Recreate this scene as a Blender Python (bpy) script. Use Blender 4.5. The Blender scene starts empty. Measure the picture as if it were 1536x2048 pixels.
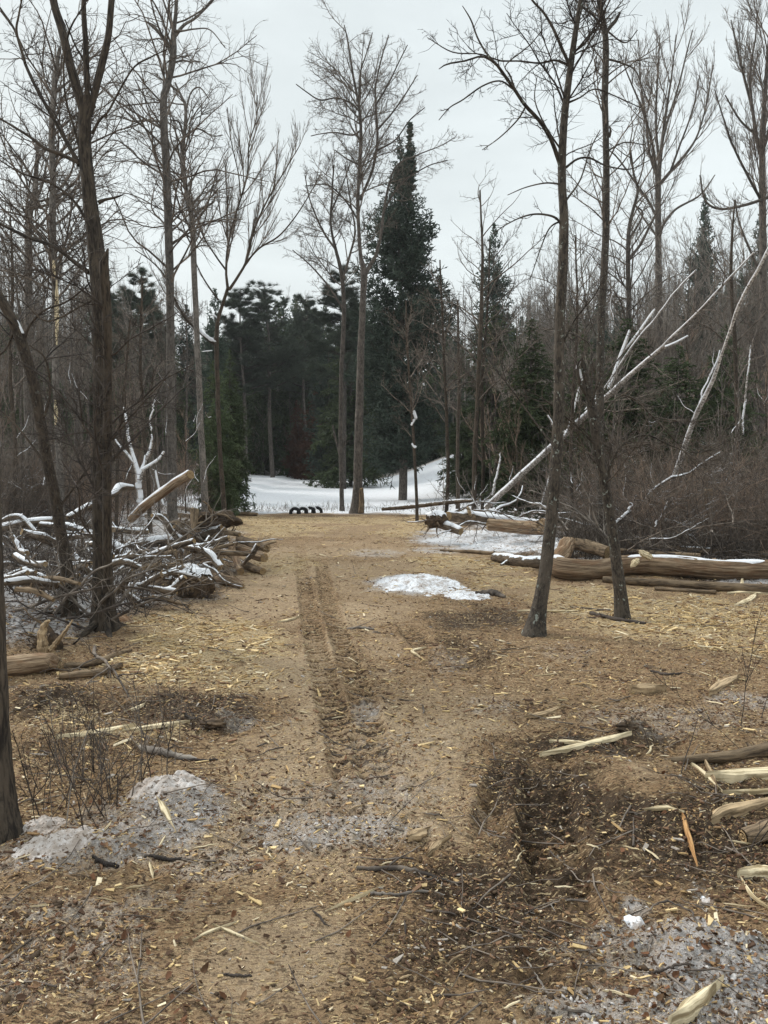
import bpy, math, numpy as np
from mathutils import Vector
rng = np.random.default_rng(11)
sc = bpy.context.scene
COL = sc.collection
FPX = 1479.0; TH = math.radians(3.64); CH = 1.6
CT, ST = math.cos(TH), math.sin(TH)

# ------------------------------------------------------------------ noise
def _h(xi, yi, zi, seed):
    h = (xi.astype(np.int64) * 374761393 + yi.astype(np.int64) * 668265263 + zi.astype(np.int64) * 2147483647 + seed * 1274126177) & 0xffffffff
    h = ((h ^ (h >> 13)) * 1274126177) & 0xffffffff
    h = (h ^ (h >> 16)) & 0xffff
    return h / 65535.0
def vn(x, y, seed=0):
    x = np.asarray(x, float); y = np.asarray(y, float)
    xi = np.floor(x); yi = np.floor(y); fx = x - xi; fy = y - yi
    fx = fx * fx * (3 - 2 * fx); fy = fy * fy * (3 - 2 * fy); z = np.zeros_like(xi)
    a = _h(xi, yi, z, seed); b = _h(xi + 1, yi, z, seed); c = _h(xi, yi + 1, z, seed); d = _h(xi + 1, yi + 1, z, seed)
    return (a + (b - a) * fx) * (1 - fy) + (c + (d - c) * fx) * fy
def fbm(x, y, o=4, seed=0, g=.5):
    s = 0; a = 1; t = 0
    for i in range(o):
        s = s + a * vn(x * 2 ** i + 17.3 * i, y * 2 ** i - 9.1 * i, seed + i); t += a; a *= g
    return s / t
def vn3(x, y, z, seed=0):
    xi = np.floor(x); yi = np.floor(y); zi = np.floor(z); fx = x - xi; fy = y - yi; fz = z - zi
    fx = fx * fx * (3 - 2 * fx); fy = fy * fy * (3 - 2 * fy); fz = fz * fz * (3 - 2 * fz)
    def pl(k):
        a = _h(xi, yi, zi + k, seed); b = _h(xi + 1, yi, zi + k, seed); c = _h(xi, yi + 1, zi + k, seed); d = _h(xi + 1, yi + 1, zi + k, seed)
        return (a + (b - a) * fx) * (1 - fy) + (c + (d - c) * fx) * fy
    return pl(0) * (1 - fz) + pl(1) * fz
def ss(a, b, x):
    t = np.clip((np.asarray(x, float) - a) / (b - a), 0, 1)
    return t * t * (3 - 2 * t)

# ------------------------------------------------------------------ camera rays -> world points at a real distance
def W(px, py, Y):
    a = (px - 768) / FPX; b = (1024 - py) / FPX
    s = Y / (CT + b * ST)
    return np.array([a * s, Y, CH + s * (-ST + b * CT)])
def macro(x, y):
    x = np.asarray(x, float); y = np.asarray(y, float)
    h = .5 * ss(34, 60, y) + 2.7 * ss(27, 56, y) * ss(-1, 9, x) + 3.5 * ss(60, 110, y)
    h = h + .9 * ss(22, 60, y) * ss(-9, -16, x)
    lx = np.interp(y, [0, 5, 6.6, 8.8, 13.9, 22.8, 30], [-2.9, -2.5, -2.2, -2.1, -2.4, -4.9, -6.5])
    rx = np.interp(y, [0, 8.5, 9.3, 11.8, 21.5, 26], [9., 6.5, 4.6, 2.2, 1.8, 2.])
    h = h + .22 * ss(0, 1.6, lx - x) * ss(4.5, 6, y) + .12 * ss(0, 1.5, x - rx) * ss(24, 18, y)
    return h + .10 * (fbm(x * .35, y * .35, 3, 5) - .5) * (1 - ss(40, 60, y) * 0)
def G(px, py, dz=0.):
    Y = 8.
    a = (px - 768) / FPX; b = (1024 - py) / FPX
    k = (-ST + b * CT) / (CT + b * ST)
    lo, hi = 1.0, 140.
    ys = np.concatenate([np.linspace(1., 12, 400), np.linspace(12, 140, 900)])
    xs = a * ys / (CT + b * ST); zs = CH + k * ys
    f = zs - macro(xs, ys) - dz
    i = np.argmax(f < 0)
    if f[i] >= 0: i = len(ys) - 1
    i = max(i, 1)
    t = f[i - 1] / (f[i - 1] - f[i] + 1e-9); t = min(max(t, 0), 1)
    Y = ys[i - 1] + t * (ys[i] - ys[i - 1])
    return np.array([a * Y / (CT + b * ST), Y, CH + k * Y])

# ------------------------------------------------------------------ masks on the ground (world ellipses and strips)
def ell(px, py, rx, ry, am, rot=0.):
    c = G(px, py); t = G(px, py - ry); b = G(px, py + ry)
    return (c[0], c[1], rx * c[1] / FPX, abs(t[1] - b[1]) / 2, am, rot)
def emask(x, y, L, nz=.45, sc_=1.6, seed=3, o=1.25, i=.55):
    n = (fbm(x * sc_, y * sc_, 4, seed) - .5) * 2
    m = np.zeros_like(x)
    for cx, cy, rx, ry, am, rot in L:
        c, s = math.cos(rot), math.sin(rot)
        dx = x - cx; dy = y - cy
        e = np.sqrt(((dx * c + dy * s) / rx) ** 2 + ((-dx * s + dy * c) / ry) ** 2)
        m = np.maximum(m, am * ss(o, i, e + n * nz))
    return m
SNOW = [ell(*a) for a in [
    (830, 1168, 105, 24, 1.0), (935, 1188, 60, 10, .8), (730, 1432, 36, 32, .55), (720, 1490, 40, 40, .25),
    (950, 1075, 120, 24, .95), (1060, 1085, 90, 22, 1.0), (1120, 1105, 60, 10, .8), (760, 1105, 60, 10, .45), (870, 1100, 70, 8, .6),
    (700, 1660, 260, 60, .66), (760, 1590, 180, 60, .5), (800, 1500, 120, 50, .3), (560, 1590, 120, 40, .4), (300, 1640, 190, 70, .55), (120, 1700, 160, 60, .62), (250, 1690, 120, 50, .75), (350, 1640, 120, 70, .8), (200, 1950, 160, 60, .36), (40, 1990, 90, 70, .45),
    (340, 1800, 160, 40, .32), (980, 1410, 80, 30, .38), (900, 1330, 60, 34, .33), (1330, 1440, 210, 40, .45), (1480, 1400, 110, 26, .62),
    (1260, 1900, 130, 80, .58), (1440, 1930, 190, 110, .9), (1460, 2030, 240, 60, .8), (1200, 2010, 190, 60, .62), (1150, 1900, 90, 50, .5), (1330, 1880, 90, 50, .7), (1410, 1790, 26, 30, .5), (130, 1860, 220, 90, .46), (420, 1730, 140, 40, .5),
    (1130, 1300, 70, 20, .3), (1270, 1815, 40, 20, .7), (470, 1450, 40, 16, .5), (560, 1620, 90, 30, .4), (860, 1590, 60, 40, .3), (950, 1620, 60,30,.25)]]
MUD = [ell(*a) for a in [
    (250, 1420, 260, 34, .8), (450, 1450, 60, 20, .9), (930, 1235, 150, 30, .72), (1080, 1590, 120, 120, .95), (1040, 1690, 130, 90, .9), (1000, 1770, 200, 90, .85), (1130, 1740, 200, 60, .8), (1180, 1640, 150, 90, .75),
    (1400, 1680, 190, 90, .85), (1480, 1600, 120, 60, .6), (900, 1900, 200, 80, .62), (1130, 1500, 140, 30, .8), (1060, 1420, 90, 20, .5), (630, 1180, 40, 22, .5), (640, 1230, 45, 40, .45),
    (950, 1300, 80, 50, .5), (700, 1360, 50, 120, .35), (140, 1480, 200, 40, .5), (360, 1330, 60, 15, .4), (60, 1880, 160, 60, .3),
    (1100, 1140, 60, 12, .5), (560, 1075, 60, 10, .4), (600, 1060, 60, 6, .5), (700, 1030, 160, 4, .5), (800, 2000, 120, 40, .4), (1290, 1480, 60, 20, .7), (700, 1120, 120, 8, .3)]]
CHIP = [ell(*a) for a in [
    (400, 1290, 150, 60, 1.), (330, 1250, 80, 25, .9), (480, 1360, 80, 40, .7), (1350, 1225, 260, 36, .9), (1200, 1200, 150, 30, .6), (1460, 1260, 150, 40, .7),
    (560, 1055, 100, 14, .9), (500, 1040, 60, 8, .9), (640, 1040, 160, 8, .7), (830, 1045, 40, 14, .9), (940, 1130, 110, 18, .6), (800, 1065, 60, 10, .7),
    (250, 1465, 150, 14, .7), (130, 1440, 100, 30, .5), (880, 1120, 80, 12, .7), (1000, 1160, 90, 18, .5), (560, 1130, 70, 20, .5)]]
WORN = [ell(*a) for a in [(640, 1330, 150, 190, .95), (740, 1500, 300, 140, 1.), (560, 1140, 130, 90, .8), (620, 1680, 360, 110, 1.), (760, 1130, 260, 60, .6), (560, 1900, 260, 150, .8), (700, 1060, 200, 24, .4), (760, 1240, 120, 60, .7), (1060, 1180, 200, 24, .3), (1290, 1590, 90, 40, .6), (900, 1620, 120, 80, .7), (900, 1400, 200, 60, .5)]]
# wheel tracks: (pixel polyline, width m, depth m, strength of the lugs)
TRK = [([(600, 1080), (603, 1130), (612, 1190), (632, 1290), (660, 1400), (695, 1520), (720, 1640)], .17, .024, 1.), ([(640, 1100), (648, 1160), (662, 1220), (700, 1330), (732, 1430), (752, 1540), (770, 1660)], .17, .024, 1.),
       ([(800, 1230), (835, 1280), (870, 1320)], .2, .03, .8), ([(880, 1240), (925, 1310), (960, 1350)], .2, .03, .8),
       ([(1030, 1500), (1010, 1600), (985, 1720)], .2, .07, 1.1), ([(1095, 1480), (1098, 1600), (1106, 1720), (1120, 1800), (1125, 1900)], .24, .08, 1.2),
       ([(1185, 1600), (1225, 1700), (1250, 1820)], .24, .04, 1.6), ([(430, 1655), (250, 1740), (0, 1830)], .2, .04, .7), ([(-40, 1960), (180, 1840), (420, 1770)], .2, .03, .5)]
TRKW = [(np.array([G(*p)[:2] for p in pl]), w, d, s) for pl, w, d, s in TRK]
MOUND = [(c[0], c[1], c[2], c[3], hgt) for c, hgt in [
    (ell(835, 1168, 100, 22, 1), .05), (ell(345, 1620, 120, 60, 1), .10), (ell(150, 1700, 130, 30, 1), .06), (ell(1270, 1580, 150, 70, 1), .09), (ell(1000, 1075, 150, 18, 1), .06),
    (ell(300, 1270, 120, 30, 1), .06), (ell(440, 1450, 40, 14, 1), .08), (ell(1265, 1465, 40, 12, 1), .07), (ell(1420, 1900, 120, 60, 1), .06), (ell(1440, 1480, 100, 40, 1), .06), (ell(80, 1400, 120, 30, 1), .08)]]
def fields(x, y):
    lx = np.interp(y, [0, 5, 6.6, 8.8, 13.9, 22.8, 30], [-30, -3.2, -2.3, -2.1, -2.4, -4.9, -6.5])
    rx = np.interp(y, [0, 8.2, 9.3, 11.8, 21.5, 26], [30., 16, 4.9, 2.2, 1.6, 2.])
    nn = (fbm(x * .9, y * .9, 4, 21) - .5) * 1.2
    leaf = np.maximum(ss(-.2, .7, lx - x + nn), ss(-.2, .8, x - rx + nn)) * ss(3.5, 5, y)
    end = ss(22.8, 24.6, y + nn * 1.5 + .06 * x)
    woods = ss(0, 3, -7 - .07 * (y - 24) - x) + ss(0, 4, x - 3.5) + ss(58, 62, y)
    snow = emask(x, y, SNOW) * np.where(y < 6.5, .80, 1.)
    far = end * (1 - np.clip(woods, 0, 1) * (.55 - .25 * ss(26, 34, y) * (x > 0)))
    patch = ss(.50 - .09 * (x < 0), .60 - .07 * (x < 0), fbm(x * 1.3 + 40, y * 1.3, 4, 31)) * leaf * .8
    snow = np.maximum(snow, np.maximum(far, patch))
    mud = emask(x, y, MUD, .9, 1.7, 8, 1.55, .25) * (1 - end) * (.6 + .6 * fbm(x * 4, y * 4, 3, 12))
    chip = emask(x, y, CHIP, .8, 1.8, 9) * (1 - end)
    leaf = np.maximum(leaf, end * np.clip(woods, 0, 1))
    return snow, mud, chip, leaf
SMOOTH = [ell(*a) for a in [(560, 1910, 280, 130, 1.), (470, 1790, 150, 40, .7), (1270, 1595, 100, 45, .8), (820, 1830, 120, 50, .5), (560, 1330, 60, 150, .5), (120, 2030, 120, 40, .6), (580, 1160, 100, 80, .4)]]
def smooth_(x, y): return emask(x, y, SMOOTH, .8, 1.6, 35)
def worn(x, y): return emask(x, y, WORN, .8, 1.4, 33)
def track_h(x, y):
    h = np.zeros_like(x); wet = np.zeros_like(x)
    for P, w, dep, st in TRKW:
        lo = P.min(0) - .4; hi = P.max(0) + .4
        m = (x > lo[0]) & (x < hi[0]) & (y > lo[1]) & (y < hi[1])
        if not m.any(): continue
        xx = x[m]; yy = y[m]; best = np.full(xx.shape, 9.); bs = np.zeros_like(xx); s0 = 0; bd = np.zeros_like(xx)
        for i in range(len(P) - 1):
            d = P[i + 1] - P[i]; L = np.hypot(*d); d = d / L
            t = np.clip((xx - P[i][0]) * d[0] + (yy - P[i][1]) * d[1], 0, L)
            ex = xx - P[i][0] - d[0] * t; ey = yy - P[i][1] - d[1] * t
            dist = np.hypot(ex, ey); sg = ex * d[1] - ey * d[0]
            k = dist < best; best[k] = dist[k]; bs[k] = s0 + t[k]; bd[k] = sg[k]; s0 += L
        fade = ss(0, 3.0 if s0 > 6 else 1., bs) * ss(0, .8, s0 - bs) * np.clip(.30 + 1.7 * fbm(xx * 2.2, yy * 1.3, 3, 77) ** 1.3, 0, 1.2)
        wob = best + .035 * (fbm(xx * 7, yy * 7, 3, 78) - .5)
        ins = ss(w * .72, w * .38, wob)
        lug = np.tanh(2.5 * np.sin(2 * math.pi * (bs / .105 + np.abs(bd) * 1.6 + .15 * (vn(xx * 6, yy * 6, 4)))))
        hh = -dep * ins + dep * .45 * np.exp(-((wob - w * .68) / .035) ** 2) + ins * lug * .017 * st * np.where(xx < .4, ss(3.6, 5.6, yy) * .75 + .2, 1.)
        h[m] += hh * fade; wet[m] = np.maximum(wet[m], ins * fade * (.10 + .85 * (lug < -.2)))
    return h, wet
def height(x, y, full=False):
    x = np.asarray(x, float); y = np.asarray(y, float)
    h = macro(x, y)
    for cx, cy, rx, ry, a in MOUND:
        e = np.sqrt(((x - cx) / rx) ** 2 + ((y - cy) / ry) ** 2)
        k = ss(1.3, .1, e + .35 * (fbm(x * 3, y * 3, 3, 51) - .5))
        h = h + a * k * (.7 + .6 * fbm(x * 5, y * 5, 3, 52))
    snow, mud, chip, leaf = fields(x, y)
    near = ss(30, 18, y)
    rough = np.clip(.55 + .8 * mud + .8 * leaf + .6 * snow * near, 0, 1.7) * (1 - .6 * smooth_(x, y)) * (1 + .6 * ss(8, 4, y))
    f = .030 * (fbm(x * 2.2, y * 2.2, 3, 61) - .5) + rough * (.040 * (fbm(x * 8, y * 8, 3, 62, .6) - .5) + .026 * (fbm(x * 28, y * 28, 3, 63, .65) - .5)) * near
    clod = ss(.60, .78, fbm(x * 16, y * 16, 2, 66)) * .016 * np.clip(mud + leaf * .6 + snow * .6, 0, 1) * near
    th, wet = track_h(x, y)
    z = h + f + clod + th
    if full: return z, snow, np.maximum(mud, wet), chip, leaf
    return z
def hz(x, y): return float(height(np.array([float(x)]), np.array([float(y)]))[0])

# ------------------------------------------------------------------ mesh assembly
class Geo:
    def __init__(s): s.v = []; s.f = {3: [], 4: []}; s.bk = []; s.col = []; s.n = 0; s.hascol = False
    def raw(s, v, faces, bk=None, col=None):
        v = np.asarray(v, float).reshape(-1, 3)
        for f in faces:
            f = np.asarray(f, np.int64)
            if len(f): s.f[f.shape[1]].append(f + s.n)
        s.v.append(v); s.bk.append(v if bk is None else bk)
        if col is not None: s.hascol = True
        s.col.append(np.ones((len(v), 4)) if col is None else col); s.n += len(v)
        return s
    def tubes(s, P, R, sides=3, cap=False, disp=None, col=None, twist=0):
        P = np.asarray(P, float); R = np.asarray(R, float)
        if P.ndim == 2: P = P[None]; R = R[None]
        B, N, _ = P.shape
        if B == 0: return s
        T = np.gradient(P, axis=1); T /= np.linalg.norm(T, axis=2, keepdims=True) + 1e-9
        d = P[:, -1] - P[:, 0]; ref = np.zeros((B, 3)); ref[np.arange(B), np.argmin(np.abs(d), axis=1)] = 1
        u = np.cross(T, ref[:, None, :]); u /= np.linalg.norm(u, axis=2, keepdims=True) + 1e-9
        w = np.cross(T, u)
        th = np.arange(sides) / sides * 2 * math.pi
        c = np.cos(th)[None, None, :, None]; sn = np.sin(th)[None, None, :, None]
        S = np.concatenate([np.zeros((B, 1)), np.cumsum(np.linalg.norm(np.diff(P, axis=1), axis=2), 1)], 1)
        RR = np.repeat(R[:, :, None], sides, 2)
        off = rng.uniform(0, 20, (B, 1, 1, 3))
        ctr = np.stack([np.broadcast_to(np.cos(th), (B, N, sides)) * R[:, :, None], np.broadcast_to(np.sin(th), (B, N, sides)) * R[:, :, None], np.repeat(S[:, :, None], sides, 2)], -1)
        bk = ctr + off
        if disp is not None: RR = RR * disp(bk, th, S, R)
        V = P[:, :, None, :] + RR[..., None] * (c * u[:, :, None, :] + sn * w[:, :, None, :])
        i = np.arange(N - 1)[:, None] * sides; j = np.arange(sides)[None, :]; j2 = (j + 1) % sides
        q = np.stack([i + j, i + j2, i + sides + j2, i + sides + j], -1).reshape(-1, 4)
        q = (q[None] + (np.arange(B) * N * sides)[:, None, None]).reshape(-1, 4)
        cc = None
        if col is not None: cc = np.repeat(np.asarray(col, float), N * sides, 0)
        s.raw(V.reshape(-1, 3), [q], bk.reshape(-1, 3), cc)
        if cap:
            for b in range(B):
                for e in (0, N - 1):
                    ring = V[b, e]; ctrp = P[b, e][None]
                    k = np.arange(sides); t = np.stack([k, (k + 1) % sides, np.full(sides, sides)], 1)
                    if e == 0: t = t[:, ::-1]
                    s.raw(np.concatenate([ring, ctrp]), [t], np.concatenate([bk[b, e], bk[b, e].mean(0, keepdims=True)]))
        return s
    def build(s, name, mat, parent=None, origin=(0, 0, 0), smooth=True, **props):
        if not s.v: return None
        o = bpy.data.objects.new(name, s.mesh(name, mat, origin, smooth)); COL.objects.link(o)
        if parent is not None: o.parent = parent
        else: o.location = origin
        for k, v in props.items(): o[k] = v
        return o
    def mesh(s, name, mat, origin=(0, 0, 0), smooth=True):
        v = np.concatenate(s.v) - np.asarray(origin, float)[None]
        f3 = np.concatenate(s.f[3]) if s.f[3] else np.zeros((0, 3), int); f4 = np.concatenate(s.f[4]) if s.f[4] else np.zeros((0, 4), int)
        me = bpy.data.meshes.new(name); me.vertices.add(len(v)); me.vertices.foreach_set('co', v.astype(np.float32).ravel())
        lp = np.concatenate([f3.ravel(), f4.ravel()]); me.loops.add(len(lp)); me.loops.foreach_set('vertex_index', lp.astype(np.int32))
        nf = len(f3) + len(f4); me.polygons.add(nf)
        st = np.concatenate([np.arange(len(f3)) * 3, len(f3) * 3 + np.arange(len(f4)) * 4]); me.polygons.foreach_set('loop_start', st.astype(np.int32))
        me.update(calc_edges=True)
        me.polygons.foreach_set('use_smooth', np.full(nf, smooth))
        a = me.attributes.new('bk', 'FLOAT_VECTOR', 'POINT'); a.data.foreach_set('vector', np.concatenate(s.bk).astype(np.float32).ravel())
        if s.hascol:
            a = me.attributes.new('col', 'FLOAT_COLOR', 'POINT'); a.data.foreach_set('color', np.concatenate(s.col).astype(np.float32).ravel())
        me.materials.append(mat)
        return me
def thing(name, label, cat, loc, group=None):
    o = bpy.data.objects.new(name, None); o.empty_display_size = .2; COL.objects.link(o); o.location = loc
    o['label'] = label; o['category'] = cat
    if group: o['group'] = group
    return o
def tag(o, label, cat, group=None, kind=None):
    if label: o['label'] = label
    if cat: o['category'] = cat
    if group: o['group'] = group
    if kind: o['kind'] = kind
    return o
def copy_thing(root, loc, rz=0, scale=1., tilt=(0, 0), label=None, group=None):
    r = root.copy(); COL.objects.link(r); r.location = loc; r.rotation_euler = (tilt[0], tilt[1], rz)
    r.scale = (scale, scale, scale) if np.isscalar(scale) else scale
    if label: r['label'] = label
    if group: r['group'] = group
    for ch in list(root.children):
        c = ch.copy(); COL.objects.link(c); c.parent = r
        for g in list(ch.children):
            d = g.copy(); COL.objects.link(d); d.parent = c
    return r

# ------------------------------------------------------------------ growth
def seglen(P): return np.linalg.norm(np.diff(P, axis=1), axis=2).sum(1)
def at_t(P, R, idx, t):
    N = P.shape[1]; f = t * (N - 1); i = np.clip(np.floor(f).astype(int), 0, N - 2); a = f - i
    p = P[idx, i] * (1 - a)[:, None] + P[idx, i + 1] * a[:, None]; T = P[idx, i + 1] - P[idx, i]
    T /= np.linalg.norm(T, axis=1, keepdims=True) + 1e-9
    return p, T, R[idx, i] * (1 - a) + R[idx, i + 1] * a
def walk(p, d, ln, N, wob, up, curl=None):
    pts = [p.copy()]; p = p.copy(); step = (ln / (N - 1))[:, None]; d = d.copy()
    for j in range(N - 1):
        d = d + rng.normal(0, wob, d.shape); d[:, 2] += up
        if curl is not None: d = d + curl
        d /= np.linalg.norm(d, axis=1, keepdims=True) + 1e-9
        p = p + d * step; pts.append(p.copy())
    return np.stack(pts, 1)
def grow(P, R, n, t0=.15, t1=.98, ang=(30, 60), lr=.4, rr=.012, N=6, wob=.12, up=.02, flat=1., rmin=.002, taper=.3, lshort=.55, even=False, lenmax=99, lenmin=0.):
    B = len(P); L = seglen(P)
    if B == 0: return P[:, :N], R[:, :N]
    k = rng.poisson(np.maximum(n * (L / L.mean() if not even else np.ones(B)), .01))
    idx = np.repeat(np.arange(B), k); M = len(idx)
    if M == 0: return np.zeros((0, N, 3)), np.zeros((0, N))
    t = rng.uniform(t0, t1, M); p, T, r = at_t(P, R, idx, t)
    q = rng.normal(0, 1, (M, 3)); q[:, 2] *= flat; q -= T * (q * T).sum(1, keepdims=True); q /= np.linalg.norm(q, axis=1, keepdims=True) + 1e-9
    a = np.radians(rng.uniform(ang[0], ang[1], M))[:, None]; d = T * np.cos(a) + q * np.sin(a)
    ln = np.clip(L[idx] * lr * (1 - lshort * t) * rng.uniform(.55, 1.3, M), lenmin, lenmax)
    pts = walk(p, d, ln, N, wob, up)
    r0 = np.maximum(np.minimum(r * .8, ln * rr), rmin)
    return pts, r0[:, None] * np.linspace(1, taper, N)[None]
def spline(pts, n):
    pts = np.asarray(pts, float); m = len(pts)
    if m == 2: 
        t = np.linspace(0, 1, n)[:, None]; return pts[0] * (1 - t) + pts[1] * t
    ext = np.vstack([2 * pts[0] - pts[1], pts, 2 * pts[-1] - pts[-2]])
    L = np.concatenate([[0], np.cumsum(np.linalg.norm(np.diff(pts[:, :3], axis=0), axis=1))]); u = np.interp(np.linspace(0, L[-1], n), L, np.arange(m))
    i = np.clip(np.floor(u).astype(int), 0, m - 2); t = (u - i)[:, None]
    p0, p1, p2, p3 = ext[i], ext[i + 1], ext[i + 2], ext[i + 3]
    return .5 * (2 * p1 + (p2 - p0) * t + (2 * p0 - 5 * p1 + 4 * p2 - p3) * t * t + (3 * p1 - p0 - 3 * p2 + p3) * t ** 3)
def barkdisp(amp=.06, ks=9, kz=1.5, seed=0):
    def f(bk, th, S, R):
        k = ks / np.maximum(R.mean(), .02) * .12
        n = vn3(bk[..., 0] * k * 3, bk[..., 1] * k * 3, bk[..., 2] * kz * 3, seed) * .5 + vn3(bk[..., 0] * k * 8, bk[..., 1] * k * 8, bk[..., 2] * kz * 6, seed + 1) * .5
        return 1 + amp * (n - .5) * 2
    return f
def snowcap(g, P, R, phi=55, thick=.5, cover=.8, seed=0, nz=3., minth=.006, lift=0.):
    """a ridge of snow lying along the upper side of a limb or log"""
    P = np.asarray(P); n = len(P); T = np.gradient(P, axis=0); T /= np.linalg.norm(T, axis=1, keepdims=True) + 1e-9
    side = np.cross(T, [0, 0, 1.]); nn = np.linalg.norm(side, axis=1, keepdims=True); side = np.where(nn > .05, side / (nn + 1e-9), [[1, 0, 0]]); up = np.cross(side, T)
    S = np.concatenate([[0], np.cumsum(np.linalg.norm(np.diff(P, axis=0), axis=1))]) + seed * 7.7
    K = 9; a = np.linspace(-1, 1, K)
    m = fbm(S * nz, S * 0 + seed * 3.1, 3, 90 + seed); on = ss(1 - cover - .08, 1 - cover + .08, m + .0) 
    on[0] *= .2; on[-1] *= .2
    ph = np.radians(phi) * (.35 + .65 * on)[:, None] * a[None] * (.8 + .5 * vn(S[:, None] * nz * 3 + a * 3, a[None] * 2 + S[:, None] * 0, 91))
    lumps = .6 + .8 * vn(S[:, None] * nz * 2.5, a[None] * 1.5 + 5 + S[:, None] * 0, 92 + seed)
    th = (np.maximum(R * thick, minth) * on)[:, None] * np.cos(a * math.pi / 2)[None] ** .7 * lumps - R[:, None] * .06 * (1 - on[:, None]) - .1 * R[:, None] * (np.abs(a) > .95)
    rad = R[:, None] + th + lift
    V = P[:, None] + rad[..., None] * (np.cos(ph)[..., None] * up[:, None] + np.sin(ph)[..., None] * side[:, None])
    i = np.arange(n - 1)[:, None] * K; j = np.arange(K - 1)[None]
    q = np.stack([i + j, i + j + 1, i + K + j + 1, i + K + j], -1).reshape(-1, 4)
    keep = np.maximum(on[:-1], on[1:])[:, None].repeat(K - 1, 1).ravel() > .08
    g.raw(V.reshape(-1, 3), [q[keep]])
    return g
# ------------------------------------------------------------------ materials
def newmat(name):
    m = bpy.data.materials.new(name); m.use_nodes = True; nt = m.node_tree; nt.nodes.clear()
    out = nt.nodes.new('ShaderNodeOutputMaterial'); b = nt.nodes.new('ShaderNodeBsdfPrincipled'); nt.links.new(b.outputs[0], out.inputs[0])
    b.inputs['Roughness'].default_value = .9; b.inputs['Specular IOR Level'].default_value = .25
    return m, nt, b
class NT:
    def __init__(s, nt): s.nt = nt
    def n(s, t, **k):
        x = s.nt.nodes.new('ShaderNode' + t)
        for a, v in k.items(): setattr(x, a, v)
        return x
    def l(s, a, b): s.nt.links.new(a, b)
    def val(s, x, v):
        if hasattr(v, 'is_linked') or hasattr(v, 'links'): s.l(v, x)
        else: x.default_value = v
    def attr(s, name): return s.n('Attribute', attribute_name=name)
    def noise(s, vec, scale, det=4, rough=.55, dist=0.):
        x = s.n('TexNoise'); x.inputs['Scale'].default_value = scale; x.inputs['Detail'].default_value = det; x.inputs['Roughness'].default_value = rough; x.inputs['Distortion'].default_value = dist
        if vec is not None: s.l(vec, x.inputs['Vector'])
        return x.outputs['Fac']
    def vor(s, vec, scale, out='Color', feature='F1'):
        x = s.n('TexVoronoi', feature=feature); x.inputs['Scale'].default_value = scale
        if vec is not None: s.l(vec, x.inputs['Vector'])
        return x.outputs[out]
    def map(s, vec, scale=(1, 1, 1), rot=(0, 0, 0), loc=(0, 0, 0)):
        x = s.n('Mapping'); x.inputs['Scale'].default_value = scale; x.inputs['Rotation'].default_value = rot; x.inputs['Location'].default_value = loc; s.l(vec, x.inputs['Vector']); return x.outputs[0]
    def math(s, op, a, b=None, c=None, clamp=False):
        x = s.n('Math', operation=op, use_clamp=clamp); s.val(x.inputs[0], a)
        if b is not None: s.val(x.inputs[1], b)
        if c is not None: s.val(x.inputs[2], c)
        return x.outputs[0]
    def mr(s, v, a, b, c=0., d=1., smooth=True):
        x = s.n('MapRange', interpolation_type='SMOOTHSTEP' if smooth else 'LINEAR'); s.l(v, x.inputs[0]); x.inputs[1].default_value = a; x.inputs[2].default_value = b; x.inputs[3].default_value = c; x.inputs[4].default_value = d; return x.outputs[0]
    def mix(s, f, a, b, mode='MIX'):
        x = s.n('Mix', data_type='RGBA', blend_type=mode); s.val(x.inputs[0], f)
        for i, v in ((6, a), (7, b)):
            if isinstance(v, tuple): x.inputs[i].default_value = (*v, 1)
            else: s.l(v, x.inputs[i])
        return x.outputs[2]
    def ramp(s, f, stops):
        x = s.n('ValToRGB'); s.l(f, x.inputs[0]); e = x.color_ramp.elements
        while len(e) < len(stops): e.new(.5)
        for k, (p, c) in zip(e, stops): k.position = p; k.color = (*c, 1)
        return x.outputs[0]
    def bump(s, h, dist, strength=1., prev=None):
        x = s.n('Bump'); x.inputs['Distance'].default_value = dist; x.inputs['Strength'].default_value = strength; s.l(h, x.inputs['Height'])
        if prev is not None: s.l(prev, x.inputs['Normal'])
        return x.outputs[0]
SNOWC = (.80, .83, .87)
def bark_mat(name, c1, c2, c3=None, kz=.22, sc_=60, snow=0., lichen=0., bd=.012, wood=None):
    m, nt, b = newmat(name); N = NT(nt); v = N.attr('bk').outputs['Vector']
    sv = N.map(v, (1, 1, kz))
    a = N.noise(sv, sc_, 5, .65, .6); a2 = N.noise(N.map(v, (1, 1, .5)), 9, 4, .6)
    oi = N.n('ObjectInfo').outputs['Random']
    c = N.mix(N.mr(a, .38, .62), c1, c2)
    c = N.mix(N.mr(a2, .45, .7, 0, .7), c, c3 if c3 else tuple(x * 1.35 for x in c2))
    br = N.n('HueSaturation'); N.l(c, br.inputs['Color']); N.l(N.mr(oi, 0, 1, .75, 1.3, False), br.inputs['Value']); c = br.outputs[0]
    if lichen:
        l = N.noise(N.map(v, (1, 1, .8)), 24, 4, .7); c = N.mix(N.mr(l, .60, .66, 0, lichen), c, (.33, .36, .32))
    if wood: 
        l = N.noise(N.map(v, (1, 1, .12)), 16, 3, .6); c = N.mix(N.mr(l, .55, .6), c, wood)
    if snow:
        g = N.n('NewGeometry'); sp = N.n('SeparateXYZ'); N.l(g.outputs['Normal'], sp.inputs[0])
        k = N.math('ADD', sp.outputs['Z'], N.math('MULTIPLY', N.math('SUBTRACT', N.noise(v, 14, 4, .6), .5), 1.5))
        c = N.mix(N.mr(k, 1 - snow, 1.15 - snow), c, SNOWC)
    N.l(c, b.inputs['Base Color'])
    N.l(N.bump(a, bd, .9), b.inputs['Normal'])
    return m
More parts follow.
